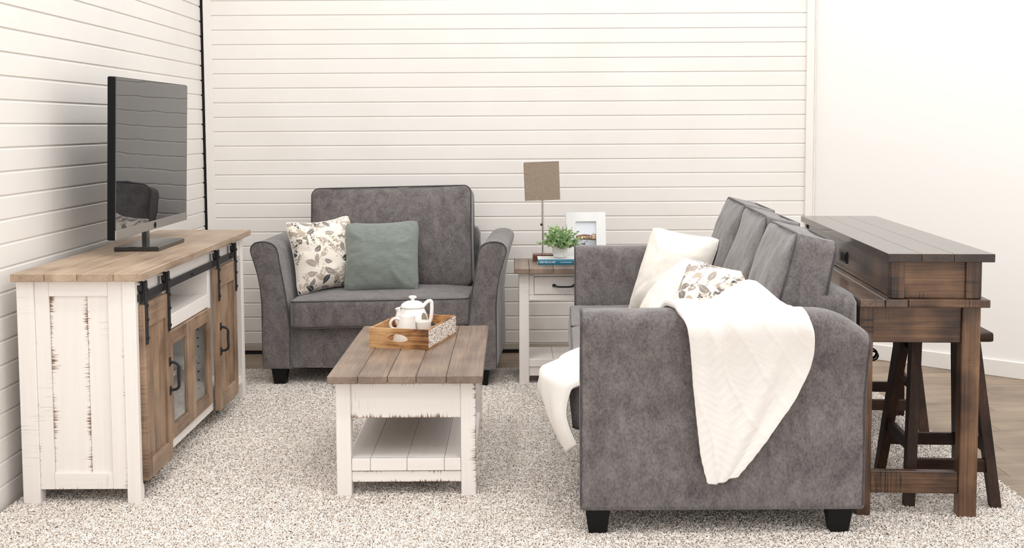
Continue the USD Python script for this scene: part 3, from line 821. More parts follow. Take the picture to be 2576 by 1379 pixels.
hp = spline([(0.046, 0.011, 0.126), (0.058, 0.013, 0.138), (0.071, 0.016, 0.147), (0.080, 0.018, 0.146), (0.0835, 0.019, 0.134), (0.0835, 0.019, 0.105), (0.081, 0.018, 0.078), (0.076, 0.017, 0.058), (0.062, 0.014, 0.040)], 48)
hb = tube(hp, 0.0085, 14)
tp.part('handle', hb, CERAMIC, smooth=40)
# emblem on the belly: a thin oval disc hugging the pot
an = math.radians(-32)
em = []
for r_ in np.linspace(0, 1, 6):
    for a in np.linspace(0, 2 * np.pi, 28, endpoint=False):
        em.append((an + r_ * 0.30 * math.cos(a), 0.079 + r_ * 0.023 * math.sin(a)))
em = np.array(em)
rr = np.interp(em[:, 1], [0.03, 0.05, 0.074, 0.098, 0.115], [0.0675, 0.0695, 0.067, 0.060, 0.053]) + 0.0008
ev = np.column_stack([rr * np.cos(em[:, 0]), rr * np.sin(em[:, 0]), em[:, 1]])
ef = []
for i in range(5):
    for j in range(28):
        a, b_, c, d = i * 28 + j, i * 28 + (j + 1) % 28, (i + 1) * 28 + (j + 1) % 28, (i + 1) * 28 + j
        ef += [(a, b_, c), (a, c, d)]
tp.part('emblem', trimesh.Trimesh(ev, ef, process=False), EMBLEM, label='round taupe emblem', smooth=True)

mug = Thing('mug', 'white mug turned upside down in front of the teapot', 'mug', (-0.470, 4.957, ZI), local=True)
mug.part = lambda name, mesh, m, lean=False, **k: Thing.part(mug, name, trimesh.Trimesh(np.array(mesh.vertices) + np.outer(np.array(mesh.vertices)[:, 2] * 0.13, [1, 0, 0]), mesh.faces, process=False), m, **k)
mug.part('cup', lathe([(0.046, 0.0), (0.0505, 0.0005), (0.0515, 0.004), (0.0335, 0.107), (0.032, 0.1105), (0.029, 0.112), (0.0265, 0.1095), (0.0001, 0.109)], 48), CERAMIC2, smooth=35, lean=True)
hp = spline([(-0.034, -0.01, 0.094), (-0.050, -0.014, 0.100), (-0.066, -0.018, 0.090), (-0.068, -0.018, 0.070), (-0.056, -0.014, 0.056), (-0.040, -0.01, 0.053)], 30)
mug.part('handle', tube(hp, 0.006, 10), CERAMIC2, smooth=40, lean=True)
cup = Thing('teacup', 'small white handleless cup standing upright beside the upturned mug', 'cup', (-0.390, 4.985, ZI), local=True)
cup.part('bowl', lathe([(0.0001, 0.002), (0.020, 0.0), (0.024, 0.004), (0.031, 0.032), (0.0345, 0.074), (0.0350, 0.080), (0.0335, 0.081), (0.0325, 0.074), (0.028, 0.030), (0.018, 0.010), (0.0001, 0.009)], 48), CERAMIC2, smooth=35)
# ------------------------------------------------------------------ upholstered seats
ARM = np.array([(0, .095), (0, .20), (0, .32), (0, .45), (.006, .54), (.020, .62), (.040, .69), (.053, .73),
                (.058, .755), (.052, .777), (.034, .792), (.008, .799), (-.03, .799), (-.062, .789), (-.083, .769), (-.092, .742),
                (-.098, .70), (-.112, .62), (-.130, .52), (-.143, .42), (-.150, .33), (-.150, .20), (-.150, .095), (-.11, .095), (-.05, .095)])


def dense(p, n):
    q = np.vstack([p, p[:1]])
    s = np.r_[0, np.cumsum(np.linalg.norm(np.diff(q, axis=0), axis=1))]
    u = np.linspace(0, s[-1], n, endpoint=False)
    return np.stack([np.interp(u, s, q[:, i]) for i in range(2)], 1)


ARM_D = dense(ARM, 110)


def arm_mesh(length, drop=0.0, n=40, seed=0):
    """arm with outward = +w; returns points as (w, along, z) loft: along runs 0..length from the front"""
    t = np.r_[0, 0.004, 0.012, np.linspace(0.03, length - 0.012, n), length - 0.004, length]
    rings = []
    c = np.array([-0.05, 0.42])
    for a in t:
        p = ARM_D.copy()
        e = min(a, length - a)
        inset = 0.010 * (1 - math.sqrt(max(0.0, 1 - (1 - min(e / 0.012, 1)) ** 2)))
        d = p - c
        L = np.linalg.norm(d, axis=1, keepdims=True)
        p = p - d / L * inset
        if drop:
            f = np.clip((a - (length - 0.20)) / 0.20, 0, 1) ** 2.2
            p[:, 1] -= drop * f * np.clip((p[:, 1] - 0.45) / 0.35, 0, 1)
        rings.append(np.column_stack([p[:, 0], np.full(len(p), a), p[:, 1]]))
    m = loft(rings)
    v = np.array(m.vertices)
    v[:, 0] += wrinkle(v, 0.0025, 7.0, seed)
    v[:, 2] += wrinkle(v + 5, 0.003, 5.0, seed) * (v[:, 2] > 0.5)
    m.vertices = v
    return m


def arm_piping(at, length=None):
    p = ARM_D[(ARM_D[:, 1] > 0.10)]
    i = np.argmin(np.abs(p[:, 0]) + np.abs(p[:, 1] - 0.1))
    p = np.roll(p, -i, 0)
    return tube(np.column_stack([p[:, 0], np.full(len(p), at), p[:, 1]]), 0.0042, 6)


def leg_block(cx, cy, top=0.085, bot=0.060, z1=0.097):
    a, b_ = top / 2, bot / 2
    return hull([(cx + sx * a, cy + sy * a, z1) for sx in (-1, 1) for sy in (-1, 1)] + [(cx + sx * b_, cy + sy * b_, ZB) for sx in (-1, 1) for sy in (-1, 1)])


def crown(m, U, amt, axis=2, p=1.0):
    v = np.array(m.vertices)
    o = [i for i in range(3) if i != axis]
    f = ((1 - U[:, o[0]] ** 2) * (1 - U[:, o[1]] ** 2)) ** p
    v[:, axis] += amt * f * np.sign(U[:, axis]) * (np.abs(U[:, axis]) > 0.6)
    m.vertices = v
    return m


def rim_curve(hx, hy, r, n=10):
    pts = []
    for cx, cy, a0 in ((hx - r, hy - r, 0), (-hx + r, hy - r, 90), (-hx + r, -hy + r, 180), (hx - r, -hy + r, 270)):
        for a in np.radians(np.linspace(a0, a0 + 90, n)):
            pts.append((cx + r * math.cos(a), cy + r * math.sin(a)))
    return np.array(pts)


def flip_x(m):
    m = m.copy()
    v = np.array(m.vertices)
    v[:, 0] *= -1
    return trimesh.Trimesh(v, m.faces[:, ::-1], process=False)


def round_corners(v, a, b_, ha, hb, r):
    da, db = np.maximum(np.abs(v[:, a]) - (ha - r), 0), np.maximum(np.abs(v[:, b_]) - (hb - r), 0)
    L = np.hypot(da, db)
    k = np.where((da > 0) & (db > 0), np.maximum(da, db) / np.maximum(L, 1e-9), 1.0)
    v = v.copy()
    for c, d, h in ((a, da, ha), (b_, db, hb)):
        v[:, c] = np.where(d > 0, np.sign(v[:, c]) * (h - r + d * k), v[:, c])
    return v


def seat_cushion(w, d, h, seed=0, puff=0.022):
    """x width, y depth, z height; centred"""
    m, U = soft_box(w, d, h, 0.018, (34, 30, 10))
    m.vertices = round_corners(np.array(m.vertices), 0, 1, w / 2, d / 2, 0.035)
    crown(m, U, puff)
    v = np.array(m.vertices)
    v[:, 1] += np.where(U[:, 1] < -0.6, -0.010 * (1 - U[:, 0] ** 2) * (1 - U[:, 2] ** 2), 0)
    v[:, 2] += wrinkle(v, 0.005, 6.0, seed)
    m.vertices = v
    pipes = []
    rim = rim_curve(w / 2 - 0.004, d / 2 - 0.004, 0.035)
    for s in (1, -1):
        c = np.column_stack([rim, np.full(len(rim), s * (h / 2 - 0.008))])
        c[:, 2] += wrinkle(c, 0.005, 6.0, seed)
        pipes.append(tube(c, 0.0045, 6, closed=True))
    return m, cat(*pipes)


def back_cushion(w, h, d, seed=0, puff=0.05, taper=0.0):
    """x width, z height, y depth (front at -y); centred; corners rounded, edges piped"""
    m, U = soft_box(w, d, h, 0.016, (40, 12, 34))
    v = round_corners(np.array(m.vertices), 0, 2, w / 2, h / 2, 0.05)
    f = (1 - U[:, 0] ** 4) * (1 - np.abs(U[:, 2]) ** 3)
    v[:, 1] += np.where(U[:, 1] < 0, -1, 0.4) * puff * f * np.abs(U[:, 1])
    v[:, 1] *= 1 - taper * (U[:, 2] + 1) / 2
    # slightly slack top edge and pulled-in sides
    v[:, 2] += np.where(U[:, 2] > 0.3, -0.010 * (1 - U[:, 0] ** 2), 0)
    v[:, 0] *= 1 - 0.015 * (1 - U[:, 2] ** 2)
    v[:, 1] += wrinkle(v, 0.009, 7.0, seed) + wrinkle(v * np.array([1.0, 1, 0.35]), 0.006, 16.0, seed + 4)
    v[:, 2] += wrinkle(v + 3, 0.006, 6.0, seed)
    m.vertices = v
    rim = rim_curve(w / 2 - 0.004, h / 2 - 0.004, 0.05)
    pipes = []
    for s in (-1, 1):
        y = np.full(len(rim), s * (d / 2 - 0.007))
        c = np.column_stack([rim[:, 0], y, rim[:, 1]])
        u2 = c[:, 2] / (h / 2)
        c[:, 1] *= 1 - taper * (u2 + 1) / 2
        c[:, 2] += np.where(u2 > 0.3, -0.010 * (1 - (c[:, 0] / (w / 2)) ** 2), 0)
        c[:, 0] *= 1 - 0.015 * (1 - u2 ** 2)
        c[:, 1] += wrinkle(c, 0.009, 7.0, seed) + wrinkle(c * np.array([1.0, 1, 0.35]), 0.006, 16.0, seed + 4)
        c[:, 2] += wrinkle(c + 3, 0.006, 6.0, seed)
        pipes.append(tube(c, 0.0045, 6, closed=True))
    return m, cat(*pipes)


# ------------------------------------------------------------------ armchair (x along its width, front at -y)
CW, CD = 1.288, 0.86
ch = Thing('armchair', 'wide grey suede armchair with flared arms against the plank wall', 'armchair', (-1.376, 6.275, ZB), math.radians(-3.0), local=True)
dz = -ZB
for s in (-1, 1):
    a = arm_mesh(CD, 0.0, seed=3 + s)
    a = flip_x(a) if s < 0 else a
    a.apply_translation((0 if s < 0 else CW, 0, dz))
    ap = ch.part('arm', a, SUEDE, smooth=50)
    q = arm_piping(0.003)
    q = flip_x(q) if s < 0 else q
    q.apply_translation((0 if s < 0 else CW, 0, dz))
    ch.part('piping', q, PIPING, smooth=True, parent=ap)
m, U = soft_box(CW - 0.29, CD - 0.03, 0.24, 0.012, (20, 16, 6))
m.apply_translation((CW / 2, CD / 2 + 0.012, 0.215 + dz))
ch.part('base', m, SUEDE, smooth=40)
m, U = soft_box(CW - 0.29, 0.17, 0.73, 0.05, (20, 6, 16))
m.apply_translation((CW / 2, CD - 0.085, 0.46 + dz))
ch.part('back_frame', m, SUEDE, smooth=50)
m, p = seat_cushion(CW - 0.305, 0.70, 0.155, 11)
for q in (m, p):
    q.apply_transform(rot([0, 1, 0], math.radians(-1.0)))
    q.apply_transform(rot([0, 0, 1], math.radians(1.6)))
    q.apply_translation((CW / 2, 0.322, 0.412 + dz))
sc = ch.part('seat_cushion', m, SUEDE, smooth=50)
ch.part('piping', p, PIPING, smooth=True, parent=sc)
m, p = back_cushion(0.955, 0.60, 0.19, 21)
for q in (m, p):
    q.apply_transform(rot([1, 0, 0], math.radians(-11)))
    q.apply_transform(rot([0, 1, 0], math.radians(-1.2)))
    q.apply_translation((0.642, 0.575, 0.765 + dz))
bc = ch.part('back_cushion', m, SUEDE, smooth=50)
ch.part('piping', p, PIPING, smooth=True, parent=bc)
for cx, cy in ((0.082, 0.065), (CW - 0.082, 0.065), (0.082, CD - 0.065), (CW - 0.082, CD - 0.065)):
    ch.part('leg', place(leg_block(cx, cy, z1=0.10), loc=(0, 0, dz)), BLACKLEG)

# ------------------------------------------------------------------ sofa (its front faces the television at -x)
SD, SL, SHEAR = 0.985, 2.10, 0.045
so = Thing('sofa', 'grey suede three seat sofa with flared arms seen from its end', 'sofa', (0.231, 3.915, ZB), local=True)


def shear(m):
    m = m.copy()
    v = np.array(m.vertices)
    v[:, 0] += SHEAR * v[:, 1]
    v[:, 2] += dz
    m.vertices = v
    return m


def to_sofa(m):
    """local (w outward, along, z) -> near arm: outward is -y, along is +x"""
    v = np.array(m.vertices)
    return trimesh.Trimesh(np.column_stack([v[:, 1], -v[:, 0], v[:, 2]]), m.faces, process=False)


def turn_seat(m):
    """front -y, width x  ->  front -x, width y"""
    v = np.array(m.vertices)
    return trimesh.Trimesh(np.column_stack([v[:, 1], -v[:, 0], v[:, 2]]), m.faces, process=False)


for s in (-1, 1):
    a, q = to_sofa(arm_mesh(SD, 0.085, seed=31 + s)), to_sofa(arm_piping(0.003))
    if s > 0:
        out = []
        for mm in (a, q):
            v = np.array(mm.vertices)
            v[:, 1] *= -1
            mm = trimesh.Trimesh(v, mm.faces[:, ::-1], process=False)
            mm.apply_translation((0, SL, 0))
            out.append(mm)
        a, q = out
    ap = so.part('arm', shear(a), SUEDE, smooth=50)
    so.part('piping', shear(q), PIPING, smooth=True, parent=ap)
    # welt round the back end of the arm
    w = ARM_D[(ARM_D[:, 1] > 0.10)]
    w = np.roll(w, -np.argmin(np.abs(w[:, 0]) + np.abs(w[:, 1] - 0.1)), 0)
    z = w[:, 1] - 0.085 * np.clip((w[:, 1] - 0.45) / 0.35, 0, 1)
    yy = -w[:, 0] if s < 0 else SL + w[:, 0]
    so.part('piping', shear(tube(np.column_stack([np.full(len(w), SD - 0.003), yy, z]), 0.004, 6)), PIPING, smooth=True, parent=ap)
m, U = soft_box(SD - 0.03, SL - 0.29, 0.24, 0.012, (16, 30, 6))
m.apply_translation((SD / 2 + 0.012, SL / 2, 0.215))
so.part('base', shear(m), SUEDE, smooth=40)
m, U = soft_box(0.17, SL - 0.27, 0.745, 0.055, (6, 30, 16))
m.apply_translation((SD - 0.072, SL / 2, 0.462))
so.part('back_frame', shear(m), SUEDE, smooth=50)
n3 = 3
cw = (SL - 0.30) / n3
for i in range(n3):
    yc = 0.15 + cw * (i + 0.5)
    m, p = seat_cushion(cw - 0.006, 0.72, 0.175, 41 + i)
    m, p = turn_seat(m), turn_seat(p)
    for q in (m, p):
        q.apply_translation((0.335, yc, 0.42))
    sc = so.part('seat_cushion', shear(m), SUEDE, smooth=50)
    so.part('piping', shear(p), PIPING, smooth=True, parent=sc)
for i in range(n3):
    yc = 0.16 + cw * (i + 0.5) - 0.006
    m, p = back_cushion(cw + 0.004, 0.59, 0.205, 51 + i, puff=0.045, taper=0.28)
    m, p = turn_seat(m), turn_seat(p)
    for q in (m, p):
        q.apply_transform(rot([0, 1, 0], math.radians(13)))
        q.apply_translation((0.782, yc, (0.742, 0.755, 0.764)[i]))
    bc = so.part('back_cushion', shear(m), SUEDE, smooth=50)
    so.part('piping', shear(p), PIPING, smooth=True, parent=bc)
for cx, cy in ((0.062, 0.058), (SD - 0.078, 0.058), (0.062, SL - 0.058), (SD - 0.078, SL - 0.058)):
    so.part('leg', shear(leg_block(cx, cy, 0.088, 0.062)), BLACKLEG)


# ------------------------------------------------------------------ scatter cushions
def pillow(w, h, t, n=40, seed=0, ear=0.10, slump=0.0):
    u, v = np.meshgrid(np.sin(np.linspace(-1, 1, n) * np.pi / 2), np.sin(np.linspace(-1, 1, n) * np.pi / 2), indexing='ij')
    u, v = u.ravel(), v.ravel()
    r2 = np.random.default_rng(100 + seed)
    e4 = ear * r2.uniform(0.6, 1.3, 4)
    cu = np.where(u > 0, e4[0], e4[1])
    cv = np.where(v > 0, e4[2], e4[3])
    x = w / 2 * u * (1 - cu * (1 - v ** 2) * np.abs(u) ** 1.5)
    z = h / 2 * v * (1 - cv * (1 - u ** 2) * np.abs(v) ** 1.5)
    # blunt the four corners
    k = np.clip(np.abs(u) + np.abs(v) - 1.72, 0, 1) * 0.22
    x, z = x * (1 - k), z * (1 - k)
    e = np.clip(1 - np.maximum(np.abs(u), np.abs(v)), 0, 1)
    prof = (1 - np.abs(u) ** 2.4) ** 0.62 * (1 - np.abs(v) ** 2.4) ** 0.62
    wob = wrinkle(np.column_stack([x, z, np.zeros_like(x)]), 0.014, 8.0, seed)
    rad = np.hypot(u, v)
    ang = np.arctan2(v, u)
    creases = sum(a_ * np.exp(-((np.angle(np.exp(1j * (ang - c_)))) / 0.10) ** 2) for c_, a_ in zip(r2.uniform(-np.pi, np.pi, 9), r2.uniform(-0.012, 0.008, 9)))
    edge_fold = creases * np.clip((rad - 0.42) / 0.3, 0, 1)
    P, F = [], []
    for s in (-1, 1):
        y = s * (t / 2 * prof + (wob + edge_fold) * np.minimum(1, e * 5)) + s * 0.0005
        P.append(np.column_stack([x, y, z - slump * (1 - v) * prof * 0.02]))
    i, j = np.meshgrid(np.arange(n - 1), np.arange(n - 1), indexing='ij')
    q = np.stack([i * n + j, (i + 1) * n + j, (i + 1) * n + j + 1, i * n + j + 1], -1).reshape(-1, 4)
    f = np.vstack([q[:, [0, 1, 2]], q[:, [0, 2, 3]]])
    uv = np.column_stack([u * w / 2, v * h / 2])
    rim = np.r_[[(a, 0) for a in range(n)], [(n - 1, a) for a in range(1, n)], [(a, n - 1) for a in range(n - 2, -1, -1)], [(0, a) for a in range(n - 2, 0, -1)]]
    ri = rim[:, 0] * n + rim[:, 1]
    a0, a1 = ri, np.roll(ri, -1)
    N = n * n
    edge = np.vstack([np.column_stack([a0, a1, a1 + N]), np.column_stack([a0, a1 + N, a0 + N])])
    m = trimesh.Trimesh(np.vstack(P), np.vstack([f, f[:, ::-1] + N, edge]), process=False)
    return m, np.vstack([uv, uv + 0.7]), P[0][ri] * np.array([1, 0, 1])


def leaf_print(uv, seed):
    r = np.random.default_rng(seed)
    N = len(uv)
    p3 = np.column_stack([uv, np.zeros(N)])
    cream = np.array(srgb(238, 229, 216))
    col = np.tile(cream, (N, 1))
    fine, mid, coarse = meshkit.fbm(p3 * 230, 3, 3), meshkit.fbm(p3 * 95, 3, 5), meshkit.noise(p3 * 16, 8)
    # loose speckled clouds of taupe
    k = (coarse > 0.66) & (mid > 0.55)
    col[k] = srgb(190, 176, 162)
    tones = [srgb(150, 141, 134), srgb(172, 160, 150), srgb(126, 119, 116), srgb(190, 174, 156), srgb(64, 66, 74)]
    cell = 0.058
    lo, hi = uv.min(0) - 0.05, uv.max(0) + 0.05
    spots = [(a + r.uniform(-0.015, 0.015), b_ + r.uniform(-0.015, 0.015)) for a in np.arange(lo[0], hi[0], cell) for b_ in np.arange(lo[1], hi[1], cell)]
    for (a, b_) in spots:
        if r.uniform() < 0.14:
            continue
        ang, L, Wd = r.uniform(0, 2 * np.pi), r.uniform(0.052, 0.084), r.uniform(0.014, 0.022)
        style, tone = r.uniform(), tones[r.choice(5, p=[.27, .27, .2, .16, .10])]
        d = uv - (a, b_)
        near = np.where((np.abs(d[:, 0]) < 0.062) & (np.abs(d[:, 1]) < 0.062))[0]
        if not len(near):
            continue
        q = d[near]
        s, c = math.sin(ang), math.cos(ang)
        al, ac = (q[:, 0] * c + q[:, 1] * s) / L + 0.5, (-q[:, 0] * s + q[:, 1] * c)
        ac = ac + 0.006 * np.sin(al * 3)
        half = Wd * np.sin(np.pi * np.clip(al, 0, 1)) ** 0.8 * (1.15 - 0.5 * al)
        inside = (al > 0) & (al < 1) & (np.abs(ac) < half)
        vein = (np.abs(ac) < 0.0007)
        if style < 0.45:
            k = inside & ~vein
        elif style < 0.75:
            k = inside & (mid[near] > 0.40 + 0.25 * al * 0.5) & ~vein
        else:
            k = inside & (fine[near] > 0.50)
        col[near[k]] = tone
        if style > 0.6:
            k = (np.abs(al - 0.5) < 0.6) & (np.abs(ac) < Wd * 1.3) & (mid[near] > 0.60) & (fine[near] > 0.47)
            col[near[k]] = srgb(52, 52, 58) if r.uniform() < 0.6 else srgb(120, 112, 106)
        k = (al > -0.28) & (al <= 0) & (np.abs(ac - 0.004 * np.sin(al * 8)) < 0.0008)
        col[near[k]] = srgb(140, 130, 122)
    return col


def put_pillow(name, label, w, h, t, m, loc, rz, lean, spin=0.0, seed=0, print_seed=None, n=40, ear=0.10, seam=None):
    """bottom centre at loc; lean tips the top backwards"""
    g, uv, rim = pillow(w, h, t, n, seed, ear)
    T = Thing(name, label, 'cushion', loc, rz, local=True)
    tr = rot([1, 0, 0], lean)
    tr[:3, 3] = 0

    def pose(mm):
        mm = mm.copy()
        mm.apply_transform(rot([0, 1, 0], spin))
        mm.apply_translation((0, 0, h / 2))
        mm.apply_transform(rot([1, 0, 0], lean))
        return mm
    kw = {}
    if print_seed is not None:
        kw['color'] = leaf_print(uv, print_seed)
    c = T.part('cover', pose(g), m, smooth=True if print_seed is not None else 60, **kw)
    T.part('seam', pose(tube(rim, 0.0022, 5, closed=True)), seam or m, smooth=True)
    return T


SEAT_Z = 0.495
put_pillow('floral_cushion', 'cream cushion with grey leaf print in the left corner of the armchair', 0.43, 0.44, 0.19, FLORAL, (-1.045, 6.53, SEAT_Z - 0.012), math.radians(36), math.radians(-14), spin=math.radians(-3), seed=1, print_seed=5, n=230, ear=0.13, seam=IVORY)
put_pillow('sage_cushion', 'plain sage green cushion leaning on the armchair back', 0.435, 0.425, 0.20, SAGE, (-0.752, 6.465, SEAT_Z - 0.005), math.radians(-4), math.radians(-22), spin=math.radians(-2.5), seed=2, n=80, ear=0.07)
put_pillow('ivory_cushion', 'plain ivory linen cushion leaning against the far arm of the sofa', 0.395, 0.445, 0.19, IVORY, (0.725, 5.46, SEAT_Z + 0.005), math.radians(-38), math.radians(-22), spin=math.radians(6), seed=3, n=80)
put_pillow('ivory_cushion', 'second ivory linen cushion squeezed behind the leaf print cushion on the sofa', 0.44, 0.42, 0.16, IVORY, (0.565, 4.98, SEAT_Z + 0.01), math.radians(-80), math.radians(-40), spin=math.radians(0), seed=4, n=80)
put_pillow('floral_cushion', 'cream cushion with grey leaf print standing on the sofa behind the throw', 0.37, 0.40, 0.19, FLORAL, (0.762, 4.66, SEAT_Z + 0.01), math.radians(-34), math.radians(-34), spin=math.radians(8), seed=6, print_seed=9, n=230, ear=0.13, seam=IVORY)


# ------------------------------------------------------------------ white throw
def sheet(P, thick):
    """grid of points (a, b, 3) -> closed cloth of the given thickness"""
    P = np.asarray(P, float)
    a, b_ = P.shape[:2]
    du, dv = np.gradient(P, axis=0), np.gradient(P, axis=1)
    nn = np.cross(du, dv)
    nn /= np.linalg.norm(nn, axis=2, keepdims=True) + 1e-12
    i, j = np.meshgrid(np.arange(a), np.arange(b_), indexing='ij')
    e = np.minimum(np.minimum(i, a - 1 - i), np.minimum(j, b_ - 1 - j))
    th = thick / 2 * np.sqrt(np.clip(1 - (1 - np.minimum(e / 2.0, 1)) ** 2, 0.0, 1))[..., None]
    V = np.concatenate([(P + nn * th).reshape(-1, 3), (P - nn * th).reshape(-1, 3)])
    N = a * b_
    i, j = np.meshgrid(np.arange(a - 1), np.arange(b_ - 1), indexing='ij')
    q = np.stack([i * b_ + j, (i + 1) * b_ + j, (i + 1) * b_ + j + 1, i * b_ + j + 1], -1).reshape(-1, 4)
    f = np.vstack([q[:, [0, 1, 2]], q[:, [0, 2, 3]]])
    rim = np.r_[[(k, 0) for k in range(a)], [(a - 1, k) for k in range(1, b_)], [(k, b_ - 1) for k in range(a - 2, -1, -1)], [(0, k) for k in range(b_ - 2, 0, -1)]]
    ri = rim[:, 0] * b_ + rim[:, 1]
    r1 = np.roll(ri, -1)
    edge = np.vstack([np.column_stack([ri, r1 + N, r1]), np.column_stack([ri, ri + N, r1 + N])])
    m = trimesh.Trimesh(V, np.vstack([f, f[:, ::-1] + N, edge]), process=False)
    if m.volume < 0:
        m.invert()
    return m


def herringbone(s, t):
    """quilted leaf rows: ridges slanting away from a spine"""
    a = (s * 5.2) % 1.0 - 0.5
    spine = np.exp(-(a / 0.035) ** 2)
    rib = np.abs(((t * 34 + np.abs(a) * 3.2) % 1.0) - 0.5) * 2
    return -0.0030 * spine - 0.0018 * np.exp(-((1 - rib) / 0.22) ** 2) * (np.abs(a) < 0.46)


YO = 3.915                                   # outer face of the near arm


def face_y(z):
    return YO - np.interp(z, ARM[:12, 1], ARM[:12, 0])


throw = Thing('throw_blanket', 'fluffy white throw blanket draped over the near arm and seat of the sofa', 'blanket', (0.70, 3.90, 0.3), local=False)
na, nb = 230, 160
L_pts = [(0.19, 0.672), (0.22, 0.660), (0.30, 0.640), (0.45, 0.622), (0.60, 0.605), (0.70, 0.592), (0.76, 0.580), (0.80, 0.555)]
R_pts = [(0.19, 0.720), (0.22, 0.765), (0.30, 0.830), (0.40, 0.900), (0.50, 0.965), (0.60, 1.005), (0.66, 1.014), (0.72, 1.010), (0.80, 0.990)]
P = np.zeros((na, nb, 3))
sv = np.linspace(0, 1, nb)
for i in range(na):
    t = i / (na - 1)
    for j, s in enumerate(sv):
        # length along the cloth: 0 tip, 0.62 outside top edge, then over the arm, then bunched on the seat
        hump = 0.074 * np.exp(-((s - 0.64) / 0.16) ** 2)
        fold = 0.016 * math.sin(s * 12 + 0.9 + 1.4 * t) * (0.35 + 0.65 * min(1, t * 1.6)) + 0.009 * math.sin(s * 21 + 1.0 - 3 * t) + 0.030 * math.exp(-((s - 0.16 - 0.10 * (1 - t)) / 0.07) ** 2) * min(1, t * 2.2)
        fold *= 0.12 + 0.88 * min(1.0, t / 0.35)
        if t < 0.60:
            q = t / 0.60
            z = 0.19 + (0.80 - 0.19) * q
            z = z + (1 - q) ** 3 * (0.05 * (s - 0.25) ** 2)
            x = np.interp(z, [a for a, _ in L_pts], [b_ for _, b_ in L_pts]) * (1 - s) + np.interp(z, [a for a, _ in R_pts], [b_ for _, b_ in R_pts]) * s
            y = face_y(z) - 0.020 - max(0, fold + 0.012) - 0.018 * s * q
            z += hump * q ** 4 * 0.35
            if q > 0.9:
                y += (q - 0.9) * 0.12
        else:
            q = (t - 0.60) / 0.40
            a = q * math.pi * 0.95
            xl, xr = 0.555 - 0.05 * q, 0.990 + 0.0 * q
            x = xl * (1 - s) + xr * s - 0.03 * q
            top = 0.812 + hump * math.sin(min(1.0, q * 1.5 + 0.35) * math.pi / 2) + 0.4 * max(0, fold)
            y = YO - 0.058 + 0.012 - 0.020 + 0.30 * q
            z = top - max(0, q - 0.35) ** 1.6 * 0.42
            z = z - 0.028 * (1 - min(1, q * 7)) ** 2 - 0.060 * max(0, (s - 0.74) / 0.26) ** 1.2 * min(1, q * 3)
        P[i, j] = (x, y, z)
S, Tt = np.meshgrid(sv, np.linspace(0, 1, na))
from scipy.ndimage import gaussian_filter
P = np.stack([gaussian_filter(P[..., c], 2.8, mode='nearest') for c in range(3)], -1)
du, dv = np.gradient(P, axis=0), np.gradient(P, axis=1)
nn = np.cross(dv, du)
nn /= np.linalg.norm(nn, axis=2, keepdims=True) + 1e-12
tang = S * np.clip(Tt * 1.6, 0.25, 1)
quilt = gaussian_filter(herringbone(tang + 0.25 * Tt, Tt), 0.9)
i_, j_ = np.meshgrid(np.arange(na), np.arange(nb), indexing='ij')
fade = np.clip(np.minimum(np.minimum(i_, na - 1 - i_), np.minimum(j_, nb - 1 - j_)) / 10.0, 0, 1)
P = P + nn * (-0.9 * quilt * fade)[..., None]
drape = sheet(P, 0.020)
# the part that lies across the seat and hangs over its front edge
na2, nb2 = 80, 70
KS = [0.0, 0.1, 0.25, 0.4, 0.6, 0.8, 1.0]
EDGE = np.array([(0.215, 4.03, 0.500), (0.160, 4.12, 0.505), (0.110, 4.21, 0.515), (0.108, 4.31, 0.515), (0.185, 4.48, 0.506), (0.235, 4.61, 0.504), (0.285, 4.72, 0.504)])
HEM = np.array([(0.250, 4.02, 0.300), (0.212, 4.10, 0.240), (0.180, 4.18, 0.240), (0.160, 4.28, 0.340), (0.150, 4.44, 0.400), (0.185, 4.58, 0.440), (0.250, 4.70, 0.465)])
Q = np.zeros((na2, nb2, 3))
for j in range(nb2):
    s = j / (nb2 - 1)
    E_ = np.array([np.interp(s, KS, EDGE[:, c]) for c in range(3)])
    B_ = np.array([np.interp(s, KS, HEM[:, c]) for c in range(3)])
    fold = 0.016 * math.sin(s * 14 + 1.0) + 0.008 * math.sin(s * 29)
    I_ = np.array([0.56, E_[1] - 0.03, 0.548])
    for i in range(na2):
        t = i / (na2 - 1)
        if t < 0.42:
            q = t / 0.42
            Q[i, j] = I_ * (1 - q) + E_ * q + np.array([0, 0, 0.012 * math.sin(q * 9 + s * 6) * (1 - q) + 0.014 * math.sin(q * math.pi)])
        else:
            q = (t - 0.42) / 0.58
            Q[i, j] = E_ * (1 - q) + B_ * q + np.array([-0.022 * math.sin(q * math.pi) - fold * min(1, q * 2), 0.012 * math.sin(q * 5 + s * 9) * q, 0])
Q = np.stack([gaussian_filter(Q[..., c], 1.8, mode='nearest') for c in range(3)], -1)
throw.part('draped_end', drape, FLEECE, smooth=True)
throw.part('hanging_end', sheet(Q, 0.022), FLEECE, smooth=True)
